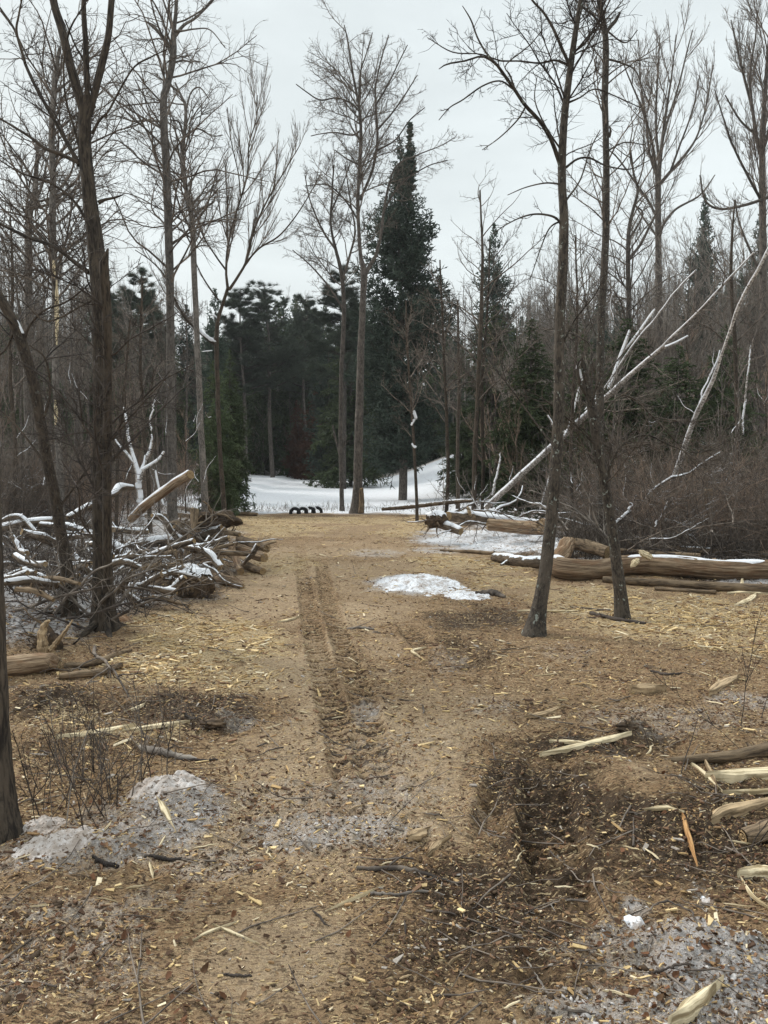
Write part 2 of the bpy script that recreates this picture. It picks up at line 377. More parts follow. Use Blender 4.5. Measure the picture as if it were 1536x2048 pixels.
def tint_mat(name, c1, c2, scale=8, rough=.9, trans=None):
    m, nt, b = newmat(name); N = NT(nt); v = N.attr('bk').outputs['Vector']
    oi = N.n('ObjectInfo').outputs['Random']
    c = N.mix(N.mr(N.noise(v, scale, 4), .35, .65), c1, c2)
    br = N.n('HueSaturation'); N.l(c, br.inputs['Color']); N.l(N.mr(oi, 0, 1, .75, 1.25, False), br.inputs['Value'])
    N.l(br.outputs[0], b.inputs['Base Color']); b.inputs['Roughness'].default_value = rough
    return m
def col_mat(name, bumpd=.002, gain=1.):
    m, nt, b = newmat(name); N = NT(nt); c = N.attr('col').outputs['Color']; v = N.n('TexCoord').outputs['Object']
    n = N.noise(v, 90, 3); c = N.mix(N.mr(n, .3, .7, 0, .45), c, N.mix(1., c, (.55, .5, .45), 'MULTIPLY'))
    N.l(c, b.inputs['Base Color']); N.l(N.bump(n, bumpd), b.inputs['Normal']); return m
def snow_mat(name, dirty=0.):
    m, nt, b = newmat(name); N = NT(nt); v = N.n('TexCoord').outputs['Object']
    n = N.noise(v, 30, 5, .65); n2 = N.noise(v, 5, 5, .7); n3 = N.vor(v, 70, 'Distance')
    c = N.mix(N.mr(n2, .35, .7, 0, .5 + dirty * .5), (.80, .81, .84), (.60, .60, .62))
    if dirty > .5: c = N.mix(N.mr(N.noise(v, 3.5, 6, .7), .3, .75), (.44, .39, .35), (.78, .76, .76))
    if dirty:
        c = N.mix(N.mr(N.noise(v, 9, 7, .75), .55 - .22 * dirty, .72 - .16 * dirty, 0, .9), c, (.33, .27, .225))
        c = N.mix(N.mr(N.noise(N.map(v, (1, 2.5, 1), (0, 0, .6)), 38, 4, .65), .60 - .06 * dirty, .66 - .06 * dirty, 0, .9), c, (.13, .09, .06))
    N.l(c, b.inputs['Base Color']); N.l(N.bump(n, .012, .8, N.bump(n2, .03, .5)), b.inputs['Normal']); b.inputs['Roughness'].default_value = .6
    b.inputs['Subsurface Weight'].default_value = .0
    return m
def ground_mat():
    m, nt, b = newmat('ground_soil'); N = NT(nt); A = N.attr('col'); v = N.n('TexCoord').outputs['Object']
    sp = N.n('SeparateColor'); N.l(A.outputs['Color'], sp.inputs[0]); snow, g_, chip, leaf = sp.outputs[0], sp.outputs[1], sp.outputs[2], A.outputs['Alpha']; mud = N.math('MULTIPLY', N.math('SUBTRACT', g_, .5), 2., clamp=True); wo = N.math('MULTIPLY', N.math('SUBTRACT', .5, g_), 2., clamp=True)
    n1 = N.noise(v, 1.3, 6, .6); n2 = N.noise(v, 9, 6, .65); n3 = N.noise(v, 45, 5, .7); n4 = N.noise(v, 160, 3, .7)
    # flakes of crushed wood: cells stretched three ways
    fl = []
    for i, (r, s) in enumerate([((0, 0, .4), (1, 4.2, 1)), ((0, 0, 1.5), (1, 4., 1)), ((0, 0, 2.5), (1, 4.5, 1))]):
        w = N.n('VectorMath', operation='ADD'); N.l(N.map(v, s, r, (i * 3.3, i, 0)), w.inputs[0])
        d = N.n('VectorMath', operation='SCALE'); nx = N.n('TexNoise'); nx.inputs['Scale'].default_value = 7; N.l(v, nx.inputs['Vector']); N.l(nx.outputs['Color'], d.inputs[0]); d.inputs['Scale'].default_value = .35; N.l(d.outputs[0], w.inputs[1])
        sc2 = N.n('SeparateColor'); N.l(N.vor(w.outputs[0], 40 + 12 * i), sc2.inputs[0]); fl.append(sc2)
    sand = N.mix(N.mr(n2, .3, .7), (.25, .155, .082), (.44, .30, .168))
    sand = N.mix(N.mr(n1, .35, .7, 0, .6), sand, (.31, .195, .105))
    sand = N.mix(N.math('MULTIPLY', N.math('ADD', wo, N.math('MULTIPLY', N.math('SUBTRACT', n2, .5), .6), clamp=True), .85), sand, N.mix(N.mr(n3, .3, .7), (.42, .295, .180), (.67, .515, .345)))
    sand = N.mix(N.mr(n3, .45, .7, 0, .45), sand, (.17, .11, .065))
    mudc = N.mix(N.mr(n3, .35, .65), (.022, .014, .009), (.085, .054, .031))
    leafc = N.mix(N.mr(n2, .35, .65), (.04, .026, .017), (.11, .068, .042))
    c = N.mix(N.mr(N.math('ADD', leaf, N.math('MULTIPLY', N.math('SUBTRACT', n2, .5), .8)), .3, .7), sand, leafc)
    mm = N.mr(N.math('ADD', mud, N.math('MULTIPLY', N.math('SUBTRACT', n3, .5), 1.0)), .14, .66, 0, .94)
    c = N.mix(mm, c, mudc)
    # darker crumbs of bark and soil all over
    c = N.mix(N.math('MULTIPLY', N.mr(fl[0].outputs[0], .74, .80, 0, .8), N.mr(wo, 0, 1, 1, .45, False)), c, (.06, .038, .022))
    c = N.mix(N.math('MULTIPLY', N.mr(fl[1].outputs[0], .86, .90, 0, .8), N.mr(wo, 0, 1, 1, .4, False)), c, (.10, .06, .033))
    # pale flakes: more where the chips lie
    th = N.math('SUBTRACT', .965, N.math('MULTIPLY', chip, .55))
    for k in (1, 2, 0):
        f = N.math('MULTIPLY', N.math('GREATER_THAN', fl[k].outputs[1], th), .85)
        c = N.mix(f, c, N.mix(fl[k].outputs[2], (.34, .23, .12), (.70, .55, .33)))
    fr = N.mr(N.math('ADD', snow, N.math('ADD', N.math('MULTIPLY', N.math('SUBTRACT', n2, .5), .9), N.math('MULTIPLY', N.math('SUBTRACT', n3, .5), .8))), .12, .62, 0, .72)
    c = N.mix(fr, c, N.mix(N.mr(n4, .35, .65), (.36, .30, .25), (.64, .57, .50)))
    # snow: solid where the field is high, thin frost between the crumbs elsewhere
    sn = N.math('ADD', snow, N.math('ADD', N.math('MULTIPLY', N.math('SUBTRACT', n3, .5), .9), N.math('MULTIPLY', N.math('SUBTRACT', n2, .5), .7)))
    sf = N.mr(sn, .44, .78)
    dirt = N.mr(snow, .66, .97)
    sc_ = N.mix(N.mr(n3, .3, .7), (.36, .31, .275), (.56, .53, .515))
    sc_ = N.mix(dirt, sc_, N.mix(N.mr(n2, .35, .7), (.82, .83, .86), (.70, .70, .72)))
    c = N.mix(sf, c, sc_)
    N.l(c, b.inputs['Base Color'])
    far = N.mr(snow, .9, 1., 1, .25)
    h1 = N.bump(n3, .035, 1.); h2 = N.bump(n4, .007, 1., h1)
    h3 = N.n('Bump'); h3.inputs['Distance'].default_value = .012; N.l(N.math('MULTIPLY', fl[0].outputs[1], far), h3.inputs['Height']); N.l(h2, h3.inputs['Normal']); h3.inputs['Strength'].default_value = .5
    N.l(h3.outputs[0], b.inputs['Normal'])
    N.l(N.mr(mud, .3, 1., .95, .6), b.inputs['Roughness'])
    return m
def wood_mat(name, c1, c2, end=False):
    m, nt, b = newmat(name); N = NT(nt); v = N.attr('bk').outputs['Vector']
    if end:
        ln = N.n('VectorMath', operation='LENGTH'); N.l(v, ln.inputs[0])
        w = N.math('SINE', N.math('ADD', N.math('MULTIPLY', ln.outputs['Value'], 420), N.math('MULTIPLY', N.noise(v, 12, 3), 9)))
        c = N.mix(N.mr(w, -1, 1, 0, .6), c1, c2); c = N.mix(N.mr(N.noise(v, 25, 4), .45, .7, 0, .6), c, tuple(x * .45 for x in c1)); h = w
    else:
        h = N.noise(N.map(v, (1, 1, .06)), 90, 5, .6); c = N.mix(N.mr(h, .38, .58), tuple(x * .6 for x in c1), c2); c = N.mix(N.mr(N.noise(v, 9, 3), .5, .75, 0, .6), c, tuple(x * .5 for x in c1))
    N.l(c, b.inputs['Base Color']); N.l(N.bump(h, .008), b.inputs['Normal']); return m
M = {}
M['ground'] = ground_mat()
M['snow'] = snow_mat('clean_snow'); M['dirty'] = snow_mat('dirty_snow', .9); M['icy'] = snow_mat('trodden_snow', .5)
M['bark_big'] = bark_mat('furrowed_bark', (.022, .018, .015), (.085, .067, .050), kz=.16, sc_=55, bd=.02)
M['bark_brown'] = bark_mat('brown_bark', (.024, .019, .015), (.078, .059, .043), kz=.3, sc_=70, lichen=.25, bd=.01)
M['bark_lichen'] = bark_mat('lichened_bark', (.024, .020, .017), (.080, .066, .052), kz=.35, sc_=60, lichen=.75, bd=.012)
M['bark_grey'] = bark_mat('grey_bark', (.07, .062, .054), (.17, .150, .132), kz=.4, sc_=40, bd=.01)
M['bark_far'] = bark_mat('far_bark', (.045, .038, .033), (.115, .098, .084), kz=.4, sc_=25, bd=.01)
M['birch'] = bark_mat('birch_bark', (.16, .135, .115), (.60, .56, .52), (.10, .08, .07), kz=1.5, sc_=20, snow=.75, bd=.006)
M['log'] = bark_mat('log_bark', (.06, .042, .028), (.21, .15, .095), (.30, .22, .14), kz=.14, sc_=45, snow=.0, bd=.016)
M['log_snowy'] = bark_mat('snowy_log_bark', (.05, .037, .026), (.16, .12, .085), kz=.2, sc_=45, snow=.35, bd=.016)
M['peeled'] = bark_mat('peeled_log_wood', (.11, .070, .042), (.33, .24, .155), (.18, .095, .048), kz=.07, sc_=38, bd=.03)
M['twig'] = tint_mat('twig_bark', (.055, .044, .037), (.20, .165, .135))
M['twig_dark'] = tint_mat('dark_twig_bark', (.032, .026, .023), (.075, .06, .05))
M['twig_red'] = tint_mat('reddish_twig_bark', (.11, .078, .058), (.30, .215, .16))
M['twig_grey'] = tint_mat('grey_twig_bark', (.12, .103, .09), (.27, .235, .20))
M['twig_snowy'] = bark_mat('snowy_twig_bark', (.05, .038, .03), (.13, .10, .075), snow=.28, bd=.002)
M['spruce'] = tint_mat('spruce_needles', (.028, .041, .031), (.080, .106, .078), 3)
M['hemlock'] = tint_mat('hemlock_needles', (.034, .050, .022), (.095, .122, .055), 3)
M['pine'] = tint_mat('pine_needles', (.045, .062, .045), (.105, .125, .085), 3)
M['rust'] = tint_mat('rusty_needles', (.05, .022, .012), (.11, .05, .028), 3)
M['col'] = col_mat('chipped_wood')
M['cut'] = wood_mat('cut_wood_end', (.42, .28, .14), (.60, .44, .25), True)
M['split'] = wood_mat('fresh_split_wood', (.52, .40, .23), (.76, .64, .43))
M['oldsplit'] = wood_mat('weathered_split_wood', (.27, .19, .11), (.45, .33, .20))
M['orange'] = wood_mat('orange_stick_wood', (.42, .21, .08), (.52, .30, .13))
m, nt, b = newmat('black_rubber'); b.inputs['Base Color'].default_value = (.012, .012, .013, 1); b.inputs['Roughness'].default_value = .7; M['rubber'] = m
M['earth'] = tint_mat('root_earth', (.035, .024, .016), (.10, .068, .042), 18)

# ------------------------------------------------------------------ camera, world, sun
cam = bpy.data.cameras.new('camera'); co = bpy.data.objects.new('camera', cam); COL.objects.link(co); sc.camera = co
co.location = (0, 0, CH); co.rotation_euler = (math.radians(90) - TH, 0, 0)
cam.sensor_fit = 'VERTICAL'; cam.sensor_height = 36; cam.sensor_width = 27; cam.lens = 36 * FPX / 2048; cam.clip_end = 1500; cam.clip_start = .05
w = bpy.data.worlds.new('World'); sc.world = w; w.use_nodes = True; nt = w.node_tree; nt.nodes.clear(); N = NT(nt)
out = N.n('OutputWorld'); bg = N.n('Background'); N.l(bg.outputs[0], out.inputs[0]); bg.inputs[1].default_value = .1
sky = N.n('TexSky', sky_type='NISHITA'); sky.sun_disc = False; sky.sun_elevation = math.radians(38); sky.sun_rotation = math.radians(-60); sky.air_density = 2; sky.dust_density = 4
tc = N.n('TexCoord').outputs['Generated']; sp = N.n('SeparateXYZ'); N.l(tc, sp.inputs[0])
cl = N.noise(N.map(tc, (1, 1, 3.2)), 2.6, 6, .55, .3)
grey = N.mix(N.mr(cl, .3, .72), (4.15, 4.5, 4.58), (5.0, 5.4, 5.48))
grey = N.mix(N.mr(sp.outputs['Z'], .0, .28, .5, 0), grey, (4.45, 4.5, 4.55))
zen = N.mr(sp.outputs['Z'], .5, .95, 1., 2.1)
vm = N.n('VectorMath', operation='SCALE'); N.l(grey, vm.inputs[0]); N.l(zen, vm.inputs['Scale'])
c = N.mix(.95, sky.outputs[0], vm.outputs[0]); N.l(c, bg.inputs[0])
sun = bpy.data.lights.new('sun', 'SUN'); sun.energy = 1.5; sun.angle = math.radians(12); sun.color = (1, .96, .9)
so = bpy.data.objects.new('sun', sun); COL.objects.link(so); so.location = (0, 0, 30)
el, az = math.radians(38), math.radians(-60)   # azimuth measured from +Y towards +X
dv = Vector((math.sin(az) * math.cos(el), math.cos(az) * math.cos(el), math.sin(el))); so.rotation_euler = dv.to_track_quat('Z', 'Y').to_euler()
sc.view_settings.view_transform = 'Standard'; sc.view_settings.look = 'None'; sc.view_settings.exposure = .9; sc.view_settings.gamma = 1
sc.render.engine = 'CYCLES'; sc.cycles.max_bounces = 5; sc.cycles.diffuse_bounces = 3; sc.cycles.glossy_bounces = 2; sc.cycles.use_denoising = True
try: sc.cycles.denoiser = 'OPENIMAGEDENOISE'
except Exception: pass

# ------------------------------------------------------------------ ground sheets
u = np.concatenate([-np.geomspace(9, .82, 60), np.arange(-.80, .8001, .0018), np.geomspace(.82, 9, 60)])
rows = [-18, -12, -8, -5, -3, -1.5, -.5, .2, .7, 1.0]
y = 1.2
while y < 30: rows.append(y); y += max(.006, .0032 * y)
while y < 70: rows.append(y); y += .3
while y < 130: rows.append(y); y += 1.5
while y < 410: rows.append(y); y *= 1.12
rows = np.array(rows); Wd = np.sqrt(rows ** 2 + 2.2)
X = np.clip(u[None, :] * Wd[:, None], -400 + u[None, :] * .5, 400 + u[None, :] * .5); Yg = np.repeat(rows[:, None], len(u), 1)
Z, s_, m_, c_, l_ = height(X.ravel(), Yg.ravel(), True)
nr, ncol = X.shape
far = Yg.ravel() > 130; Z = np.where(far, Z + (Yg.ravel() - 130) * .02, Z)
V = np.stack([X.ravel(), Yg.ravel(), Z], 1); C4 = np.stack([s_, .5 + .5 * m_ - .5 * worn(X.ravel(), Yg.ravel()) * (1 - np.clip(m_ * 1.5, 0, 1)), c_, l_], 1)
i = np.arange(nr - 1)[:, None] * ncol; j = np.arange(ncol - 1)[None]
Q = np.stack([i + j, i + j + 1, i + ncol + j + 1, i + ncol + j], -1).reshape(-1, 4)
fx = V[Q[:, 0], 0]; fy = V[Q[:, 0], 1]
lx = np.interp(fy, [-20, 3.4, 5, 6.6, 8.8, 13.9, 22.8, 24.2], [-3.6, -3.4, -2.9, -2.3, -2.1, -2.4, -4.9, -5.2]); rx = np.interp(fy, [-20, 7.5, 9.3, 11.8, 21.5, 24.2], [5.5, 5.5, 4.9, 2.2, 1.6, 1.8])
isx = (fx > lx) & (fx < rx) & (fy < 24.1)
isf = (fy >= 24.1) & (fx > -7.5 - .07 * (fy - 24)) & (fx < 4.) & (fy < 61)
for nm, mk in (('dirt_track', isx), ('snow_field', isf), ('forest_floor', ~(isx | isf))):
    q = Q[mk]; un, inv = np.unique(q, return_inverse=True)
    g = Geo(); g.raw(V[un], [inv.reshape(-1, 4)], None, C4[un]); g.build(nm, M['ground'], kind='structure')
del Q, V, C4
# ------------------------------------------------------------------ loose stuff on the ground
def rotm(yaw, pitch, roll):
    cy, sy, cp, sp, cr, sr = np.cos(yaw), np.sin(yaw), np.cos(pitch), np.sin(pitch), np.cos(roll), np.sin(roll)
    R = np.empty((len(yaw), 3, 3))
    R[:, 0, 0] = cy * cp; R[:, 0, 1] = cy * sp * sr - sy * cr; R[:, 0, 2] = cy * sp * cr + sy * sr
    R[:, 1, 0] = sy * cp; R[:, 1, 1] = sy * sp * sr + cy * cr; R[:, 1, 2] = sy * sp * cr - cy * sr
    R[:, 2, 0] = -sp; R[:, 2, 1] = cp * sr; R[:, 2, 2] = cp * cr
    return R
def scatter(n, y0, y1, pw=1.0, spread=.62):
    """candidate points: denser close by, as y^-pw"""
    t = rng.uniform(0, 1, n)
    y = y0 * (y1 / y0) ** t if pw == 1 else (y0 ** (1 - pw) + t * (y1 ** (1 - pw) - y0 ** (1 - pw))) ** (1 / (1 - pw))
    x = rng.uniform(-spread, spread, n) * (y + .8); return x, y
PAL = np.array([(.72, .55, .30), (.60, .44, .22), (.46, .31, .15), (.32, .20, .10), (.20, .118, .070), (.095, .055, .035), (.36, .32, .28), (.74, .63, .44)])
def pieces(g, x, y, L, wd, thk, palw, lift=.3, pitch=.18):
    n = len(x); z = height(x, y)
    yaw = rng.uniform(0, 2 * math.pi, n); yaw = np.where(rng.uniform(0, 1, n) < .45, rng.normal(0, .45, n), yaw)
    R = rotm(yaw, rng.normal(0, pitch, n), rng.normal(0, .35, n))
    a = rng.uniform(.5, 1., (n, 4)); bend = rng.normal(0, .12, n) * L
    # elongated splinter: blunt or pointed ends, eight corners
    X = np.stack([-L / 2 * a[:, 0], -L / 2 * a[:, 1], L / 2 * a[:, 2], L / 2 * a[:, 3]] * 2, 1)
    tp = rng.uniform(.15, 1, (n, 2)); ww = np.stack([-wd * tp[:, 0], wd * tp[:, 0], wd * tp[:, 1], -wd * tp[:, 1]] * 2, 1) / 2
    zz = np.stack([-thk] * 4 + [thk] * 4, 1) / 2
    bz = np.stack([np.zeros(n), np.zeros(n), bend, bend] * 2, 1) * .5
    loc = np.stack([X, ww + bz, zz + np.abs(bz) * .3], -1)
    Vv = np.einsum('nij,nkj->nki', R, loc) + np.stack([x, y, z + thk * .5 + L * lift * .12], 1)[:, None]
    f = np.array([[3, 2, 1, 0], [4, 5, 6, 7], [0, 1, 5, 4], [1, 2, 6, 5], [2, 3, 7, 6], [3, 0, 4, 7]])
    F = (f[None] + (np.arange(n) * 8)[:, None, None]).reshape(-1, 4)
    ci = np.array([rng.choice(len(PAL), p=palw)] * 0 + list(rng.choice(len(PAL), n, p=palw)))
    c = PAL[ci] * rng.uniform(.75, 1.2, (n, 1)); c = np.concatenate([c, np.ones((n, 1))], 1)
    g.raw(Vv.reshape(-1, 3), [F], None, np.repeat(c, 8, 0))
def norm(p): p = np.array(p, float); return p / p.sum()
g = Geo()
# pale chips where the shredder worked, fewer elsewhere
x, y = scatter(420000, 1.7, 26, .85)
s_, m_, c_, l_ = fields(x, y); cl = ss(.35, .75, fbm(x * 2.5, y * 2.5, 3, 201))
p = (.02 + .95 * c_ * (.3 + .7 * cl) + .06 * cl) * (1 - .8 * ss(.6, 1, s_)) * (1 - .6 * l_)
p = p * (1 - .8 * smooth_(x, y)); p = p * (1 - .75 * track_h(x, y)[1] * 2) * (1 - .8 * m_ * (1 - c_)) * (.22 + .78 * ss(2.5, 6, y))
k = rng.uniform(0, 1, len(x)) < p * .75
x, y, cc = x[k], y[k], c_[k]; n = len(x)
L = np.clip(rng.lognormal(-3.3, .6, n), .010, .15) * np.interp(y, [2, 4, 7, 12], [.55, .75, 1.0, 1.25]); wd = L * rng.uniform(.10, .36, n); wd = np.clip(wd, .003, .022)
pieces(g, x, y, L, wd, np.clip(wd * .3, .0015, .006), norm([3.5, 4, 3.5, 2, 1.2, .6, .3, 2.]))

def fine(g, n, y0, y1, palw, pm, L0, sg):
    x, y = scatter(n, y0, y1, 1.1); s_, m_, c_, l_ = fields(x, y); cl = ss(.35, .7, fbm(x * 3, y * 3, 3, 205)); p = pm(s_, m_, c_, l_) * (.35 + .65 * cl) * (1 - .75 * smooth_(x, y)); k = rng.uniform(0, 1, len(x)) < p; x, y = x[k], y[k]; n = len(x)
    L = np.clip(rng.lognormal(L0, sg, n), .004, .04); wd = np.clip(L * rng.uniform(.15, .5, n), .002, .01); pieces(g, x, y, L, wd, np.clip(wd * .35, .001, .004), palw, pitch=.35)
fine(g, 190000, 1.8, 9, norm([3.5, 4, 3.5, 2, .8, .3, .6, 3.]), lambda s, m, c, l: (.20 + .6 * c) * (1 - .85 * m), -4.5, .55)
print('chips', n)
tag(g.build('wood_chips', M['col'], smooth=False), 'pale splintered wood chips strewn over the dirt track', 'wood chips', kind='stuff')
# brown crumbs: bark, torn leaves, twigs
g = Geo()
x, y = scatter(330000, 1.7, 17, 1.15)
s_, m_, c_, l_ = fields(x, y); cl = ss(.35, .7, fbm(x * 1.7, y * 1.7, 4, 203))
p = .08 + .42 * cl + .35 * m_ + .5 * l_ + .25 * (s_ > .2) * (s_ < .75)
p = p * (1 - .75 * ss(2.9, 2.3, y) * ss(-1.2, -.6, x) * ss(.6, .1, x)) * (1 - .7 * np.clip(track_h(x, y)[1] * 2, 0, 1)) * (.5 + .5 * ss(2.2, 5, y))
k = rng.uniform(0, 1, len(x)) < p * .42 * (1 - .7 * smooth_(x, y)) * (1 - .5 * worn(x, y))
x, y = x[k], y[k]; n = len(x)
L = np.clip(rng.lognormal(-3.9, .55, n), .006, .09) * np.interp(y, [2, 4, 7, 12], [.6, .8, 1.0, 1.25]); wd = np.clip(L * rng.uniform(.12, .6, n), .003, .02)
pieces(g, x, y, L, wd, np.clip(wd * .35, .0015, .006), norm([.15, .4, 1., 1.6, 3.2, 4., .8, .1]), pitch=.3)
fine(g, 240000, 1.8, 8, norm([.1, .3, .8, 1.6, 3.2, 5., .8, .1]), lambda s, m, c, l: .28 + .5 * m + .3 * (s > .2), -4.6, .5)
print('crumbs', n)
tag(g.build('bark_debris', M['col'], smooth=False), 'dark crumbs of bark and torn twigs scattered over the dirt', 'bark debris', kind='stuff')
# curled dead leaves
g = Geo()
x, y = scatter(60000, 1.8, 13, 1.1)
s_, m_, c_, l_ = fields(x, y); cl = ss(.45, .75, fbm(x * 1.3 + 9, y * 1.3, 4, 207))
k = rng.uniform(0, 1, len(x)) < (.03 + .42 * cl + .3 * l_) * .22
x, y = x[k], y[k]; n = len(x); z = height(x, y)
a = np.linspace(0, 2 * math.pi, 8, endpoint=False); rad = .5 * (1 - .35 * np.abs(np.sin(a * 2.5))); rx_ = np.cos(a) * rad; ry_ = np.sin(a) * rad * .62
Ls = rng.uniform(.015, .042, n); cur = rng.uniform(.5, 2.2, n)
loc = np.stack([rx_[None] * Ls[:, None], ry_[None] * Ls[:, None], (ry_[None] ** 2 * cur[:, None] * 1.6 + rx_[None] ** 2 * .4 * cur[:, None]) * Ls[:, None] + rng.normal(0, .05, (n, 8)) * Ls[:, None]], -1)
loc = np.concatenate([loc, np.zeros((n, 1, 3))], 1)
R = rotm(rng.uniform(0, 6.28, n), rng.normal(0, .5, n), rng.normal(0, .5, n))
Vv = np.einsum('nij,nkj->nki', R, loc) + np.stack([x, y, z + .006], 1)[:, None]
f = np.array([[i, (i + 1) % 8, 8] for i in range(8)]); Fc = (f[None] + (np.arange(n) * 9)[:, None, None]).reshape(-1, 3)
pal = np.array([(.11, .058, .030), (.075, .042, .025), (.17, .10, .055), (.14, .065, .033)]); c = pal[rng.integers(0, 4, n)] * rng.uniform(.7, 1.2, (n, 1)); c = np.concatenate([c, np.ones((n, 1))], 1)
g.raw(Vv.reshape(-1, 3), [Fc], None, np.repeat(c, 9, 0)); print('leaves', n)
tag(g.build('dead_leaves', M['col']), 'curled brown dead leaves lying on the trampled ground', 'leaves', kind='stuff')
# clods and pebbles
ICO = None
def ico(sub=1):
    import bmesh
    b = bmesh.new(); bmesh.ops.create_icosphere(b, subdivisions=sub, radius=1); v = np.array([p.co[:] for p in b.verts]); f = np.array([[q.index for q in fc.verts] for fc in b.faces]); b.free(); return v, f
iv, iff = ico(1); iv = iv * (1 + .25 * (vn3(iv[:, 0:1] * 2 + 9, iv[:, 1:2] * 2, iv[:, 2:3] * 2) - .5))
g = Geo()
x, y = scatter(90000, 1.7, 12, 1.2); s_, m_, c_, l_ = fields(x, y)
k = rng.uniform(0, 1, len(x)) < (.06 + .7 * m_ + .45 * (s_ > .3) + .2 * l_) * .5
x, y, ms, sn = x[k], y[k], m_[k], s_[k]; n = len(x); z = height(x, y)
r = np.clip(rng.lognormal(-5.45, .45, n), .002, .012)
Vv = iv[None] * (1 + rng.normal(0, .30, (n, len(iv), 1))) * r[:, None, None] * np.stack([rng.uniform(.8, 1.5, n), rng.uniform(.7, 1.2, n), rng.uniform(.5, .8, n)], 1)[:, None]
R = rotm(rng.uniform(0, 6.28, n), rng.normal(0, .2, n), rng.normal(0, .2, n)); Vv = np.einsum('nij,nkj->nki', R, Vv) + np.stack([x, y, z + r * .15], 1)[:, None]
c = np.where((sn > .42)[:, None] & (rng.uniform(0, 1, n) < .55)[:, None], np.array([[.46, .44, .43]]), np.array([[.085, .056, .034]])) * rng.uniform(.6, 1.3, (n, 1)); c = np.clip(c, 0, .85); c = np.concatenate([c, np.ones((n, 1))], 1)
g.raw(Vv.reshape(-1, 3), [(iff[None] + (np.arange(n) * len(iv))[:, None, None]).reshape(-1, 3)], None, np.repeat(c, len(iv), 0)); print('clods', n)
tag(g.build('dirt_clods', M['col']), 'small clods of mud and crumbs of ice on the ground', 'clods', kind='stuff')
# thin twigs lying about
g = Geo()
x, y = scatter(26000, 1.8, 22, 1.0); s_, m_, c_, l_ = fields(x, y)
k = rng.uniform(0, 1, len(x)) < (.02 + .5 * l_ + .04 * m_); x, y = x[k], y[k]; n = len(x)
d = np.stack([rng.normal(0, 1, n), rng.normal(0, .8, n), rng.normal(0, .08, n)], 1); d /= np.linalg.norm(d, axis=1, keepdims=True)
ln = rng.uniform(.08, .45, n); P = walk(np.stack([x, y, height(x, y) + .006], 1), d, ln, 6, .12, 0)
fl = P.reshape(-1, 3); P[:, :, 2] = np.maximum(P[:, :, 2], height(fl[:, 0], fl[:, 1]).reshape(n, 6) + .004)
g.tubes(P, (rng.uniform(.0015, .005, n))[:, None] * np.linspace(1, .4, 6)[None], 4)
tag(g.build('twig_litter', M['twig']), 'thin broken twigs littering the woodland edge', 'twigs', kind='stuff')

# ------------------------------------------------------------------ single larger splinters and sticks, each a thing
def splinter(name, label, pts, mat, thick=.012, group=None, cat='wood splinter', lift=0., jag=.25):
    """pts: (px, py, width px) laid on the ground; a torn slab with ragged ends"""
    Q = np.array([[*G(p[0], p[1]), p[2]] for p in pts]); wpx = Q[:, 3] * Q[:, 1] / FPX
    n = 30; S = spline(np.column_stack([Q[:, :3], wpx]), n); P = S[:, :3]; wd = S[:, 3]
    gx = height(P[:, 0], P[:, 1]); base = np.linspace(gx[0], gx[-1], n); P[:, 2] = base + max(0., float(np.percentile(gx - base, 80))) + thick * .5 + lift * np.linspace(0, 1, n) ** 1.5 + .002
    T = np.gradient(P, axis=0); T /= np.linalg.norm(T, axis=1, keepdims=True); side = np.cross(T, [0, 0, 1.]); side /= np.linalg.norm(side, axis=1, keepdims=True)
    K = 7; a = np.linspace(-1, 1, K)
    e0, e1 = rng.uniform(.08, .3, 2); tt_ = np.linspace(0, 1, n); endf = np.clip(np.minimum(tt_ / e0, (1 - tt_) / e1), 0, 1) ** .7 + .05; o0 = rng.uniform(0, 60)
    wl = wd * endf * (.6 + .8 * fbm(tt_ * 5 + o0, tt_ * 0, 3, 15)) / 2; wr = wd * endf * (.6 + .8 * fbm(tt_ * 5, tt_ * 0 + o0, 3, 16)) / 2
    top = P[:, None] + side[:, None] * (np.where(a[None] < 0, wl[:, None], wr[:, None]) * a[None])[..., None] + np.array([0, 0, 1.]) * (thick * (.5 + .5 * (fbm(np.repeat(a[None], n, 0) * 3 + o0, np.repeat(tt_[:, None], K, 1) * 3, 3, 18) - .5)) * (1 - .7 * np.abs(a)[None] ** 3))[..., None]
    top[0] -= T[0] * rng.uniform(0, .04, (K, 1)); top[-1] += T[-1] * rng.uniform(0, .06, (K, 1))
    bot = top.copy(); bot[..., 2] -= thick * (1 + .2 * rng.uniform(0, 1, (n, K)))
    Vv = np.concatenate([top.reshape(-1, 3), bot.reshape(-1, 3)]); i = np.arange(n - 1)[:, None] * K; j = np.arange(K - 1)[None]
    q = np.stack([i + j, i + j + 1, i + K + j + 1, i + K + j], -1).reshape(-1, 4); o = n * K
    e = []; 
    for r_ in range(n - 1):
        e += [[r_ * K, r_ * K + K, o + r_ * K + K, o + r_ * K], [r_ * K + K - 1, o + r_ * K + K - 1, o + r_ * K + 2 * K - 1, r_ * K + 2 * K - 1]]
    for j_ in range(K - 1): e += [[j_, o + j_, o + j_ + 1, j_ + 1], [(n - 1) * K + j_, (n - 1) * K + j_ + 1, o + (n - 1) * K + j_ + 1, o + (n - 1) * K + j_]]
    s = np.repeat(np.linspace(0, 1, n)[:, None], K, 1) * np.linalg.norm(P[-1] - P[0]); A = np.repeat(a[None], n, 0) * wd.mean() / 2
    bk = np.stack([A, A * 0, s], -1).reshape(-1, 3) + rng.uniform(0, 9); bk = np.concatenate([bk, bk + .01])
    g = Geo(); g.raw(Vv, [q, q[:, ::-1] + o, np.array(e)], bk)
    o_ = g.build(name, mat, None, P[0], smooth=False); tag(o_, label, cat, group); return o_
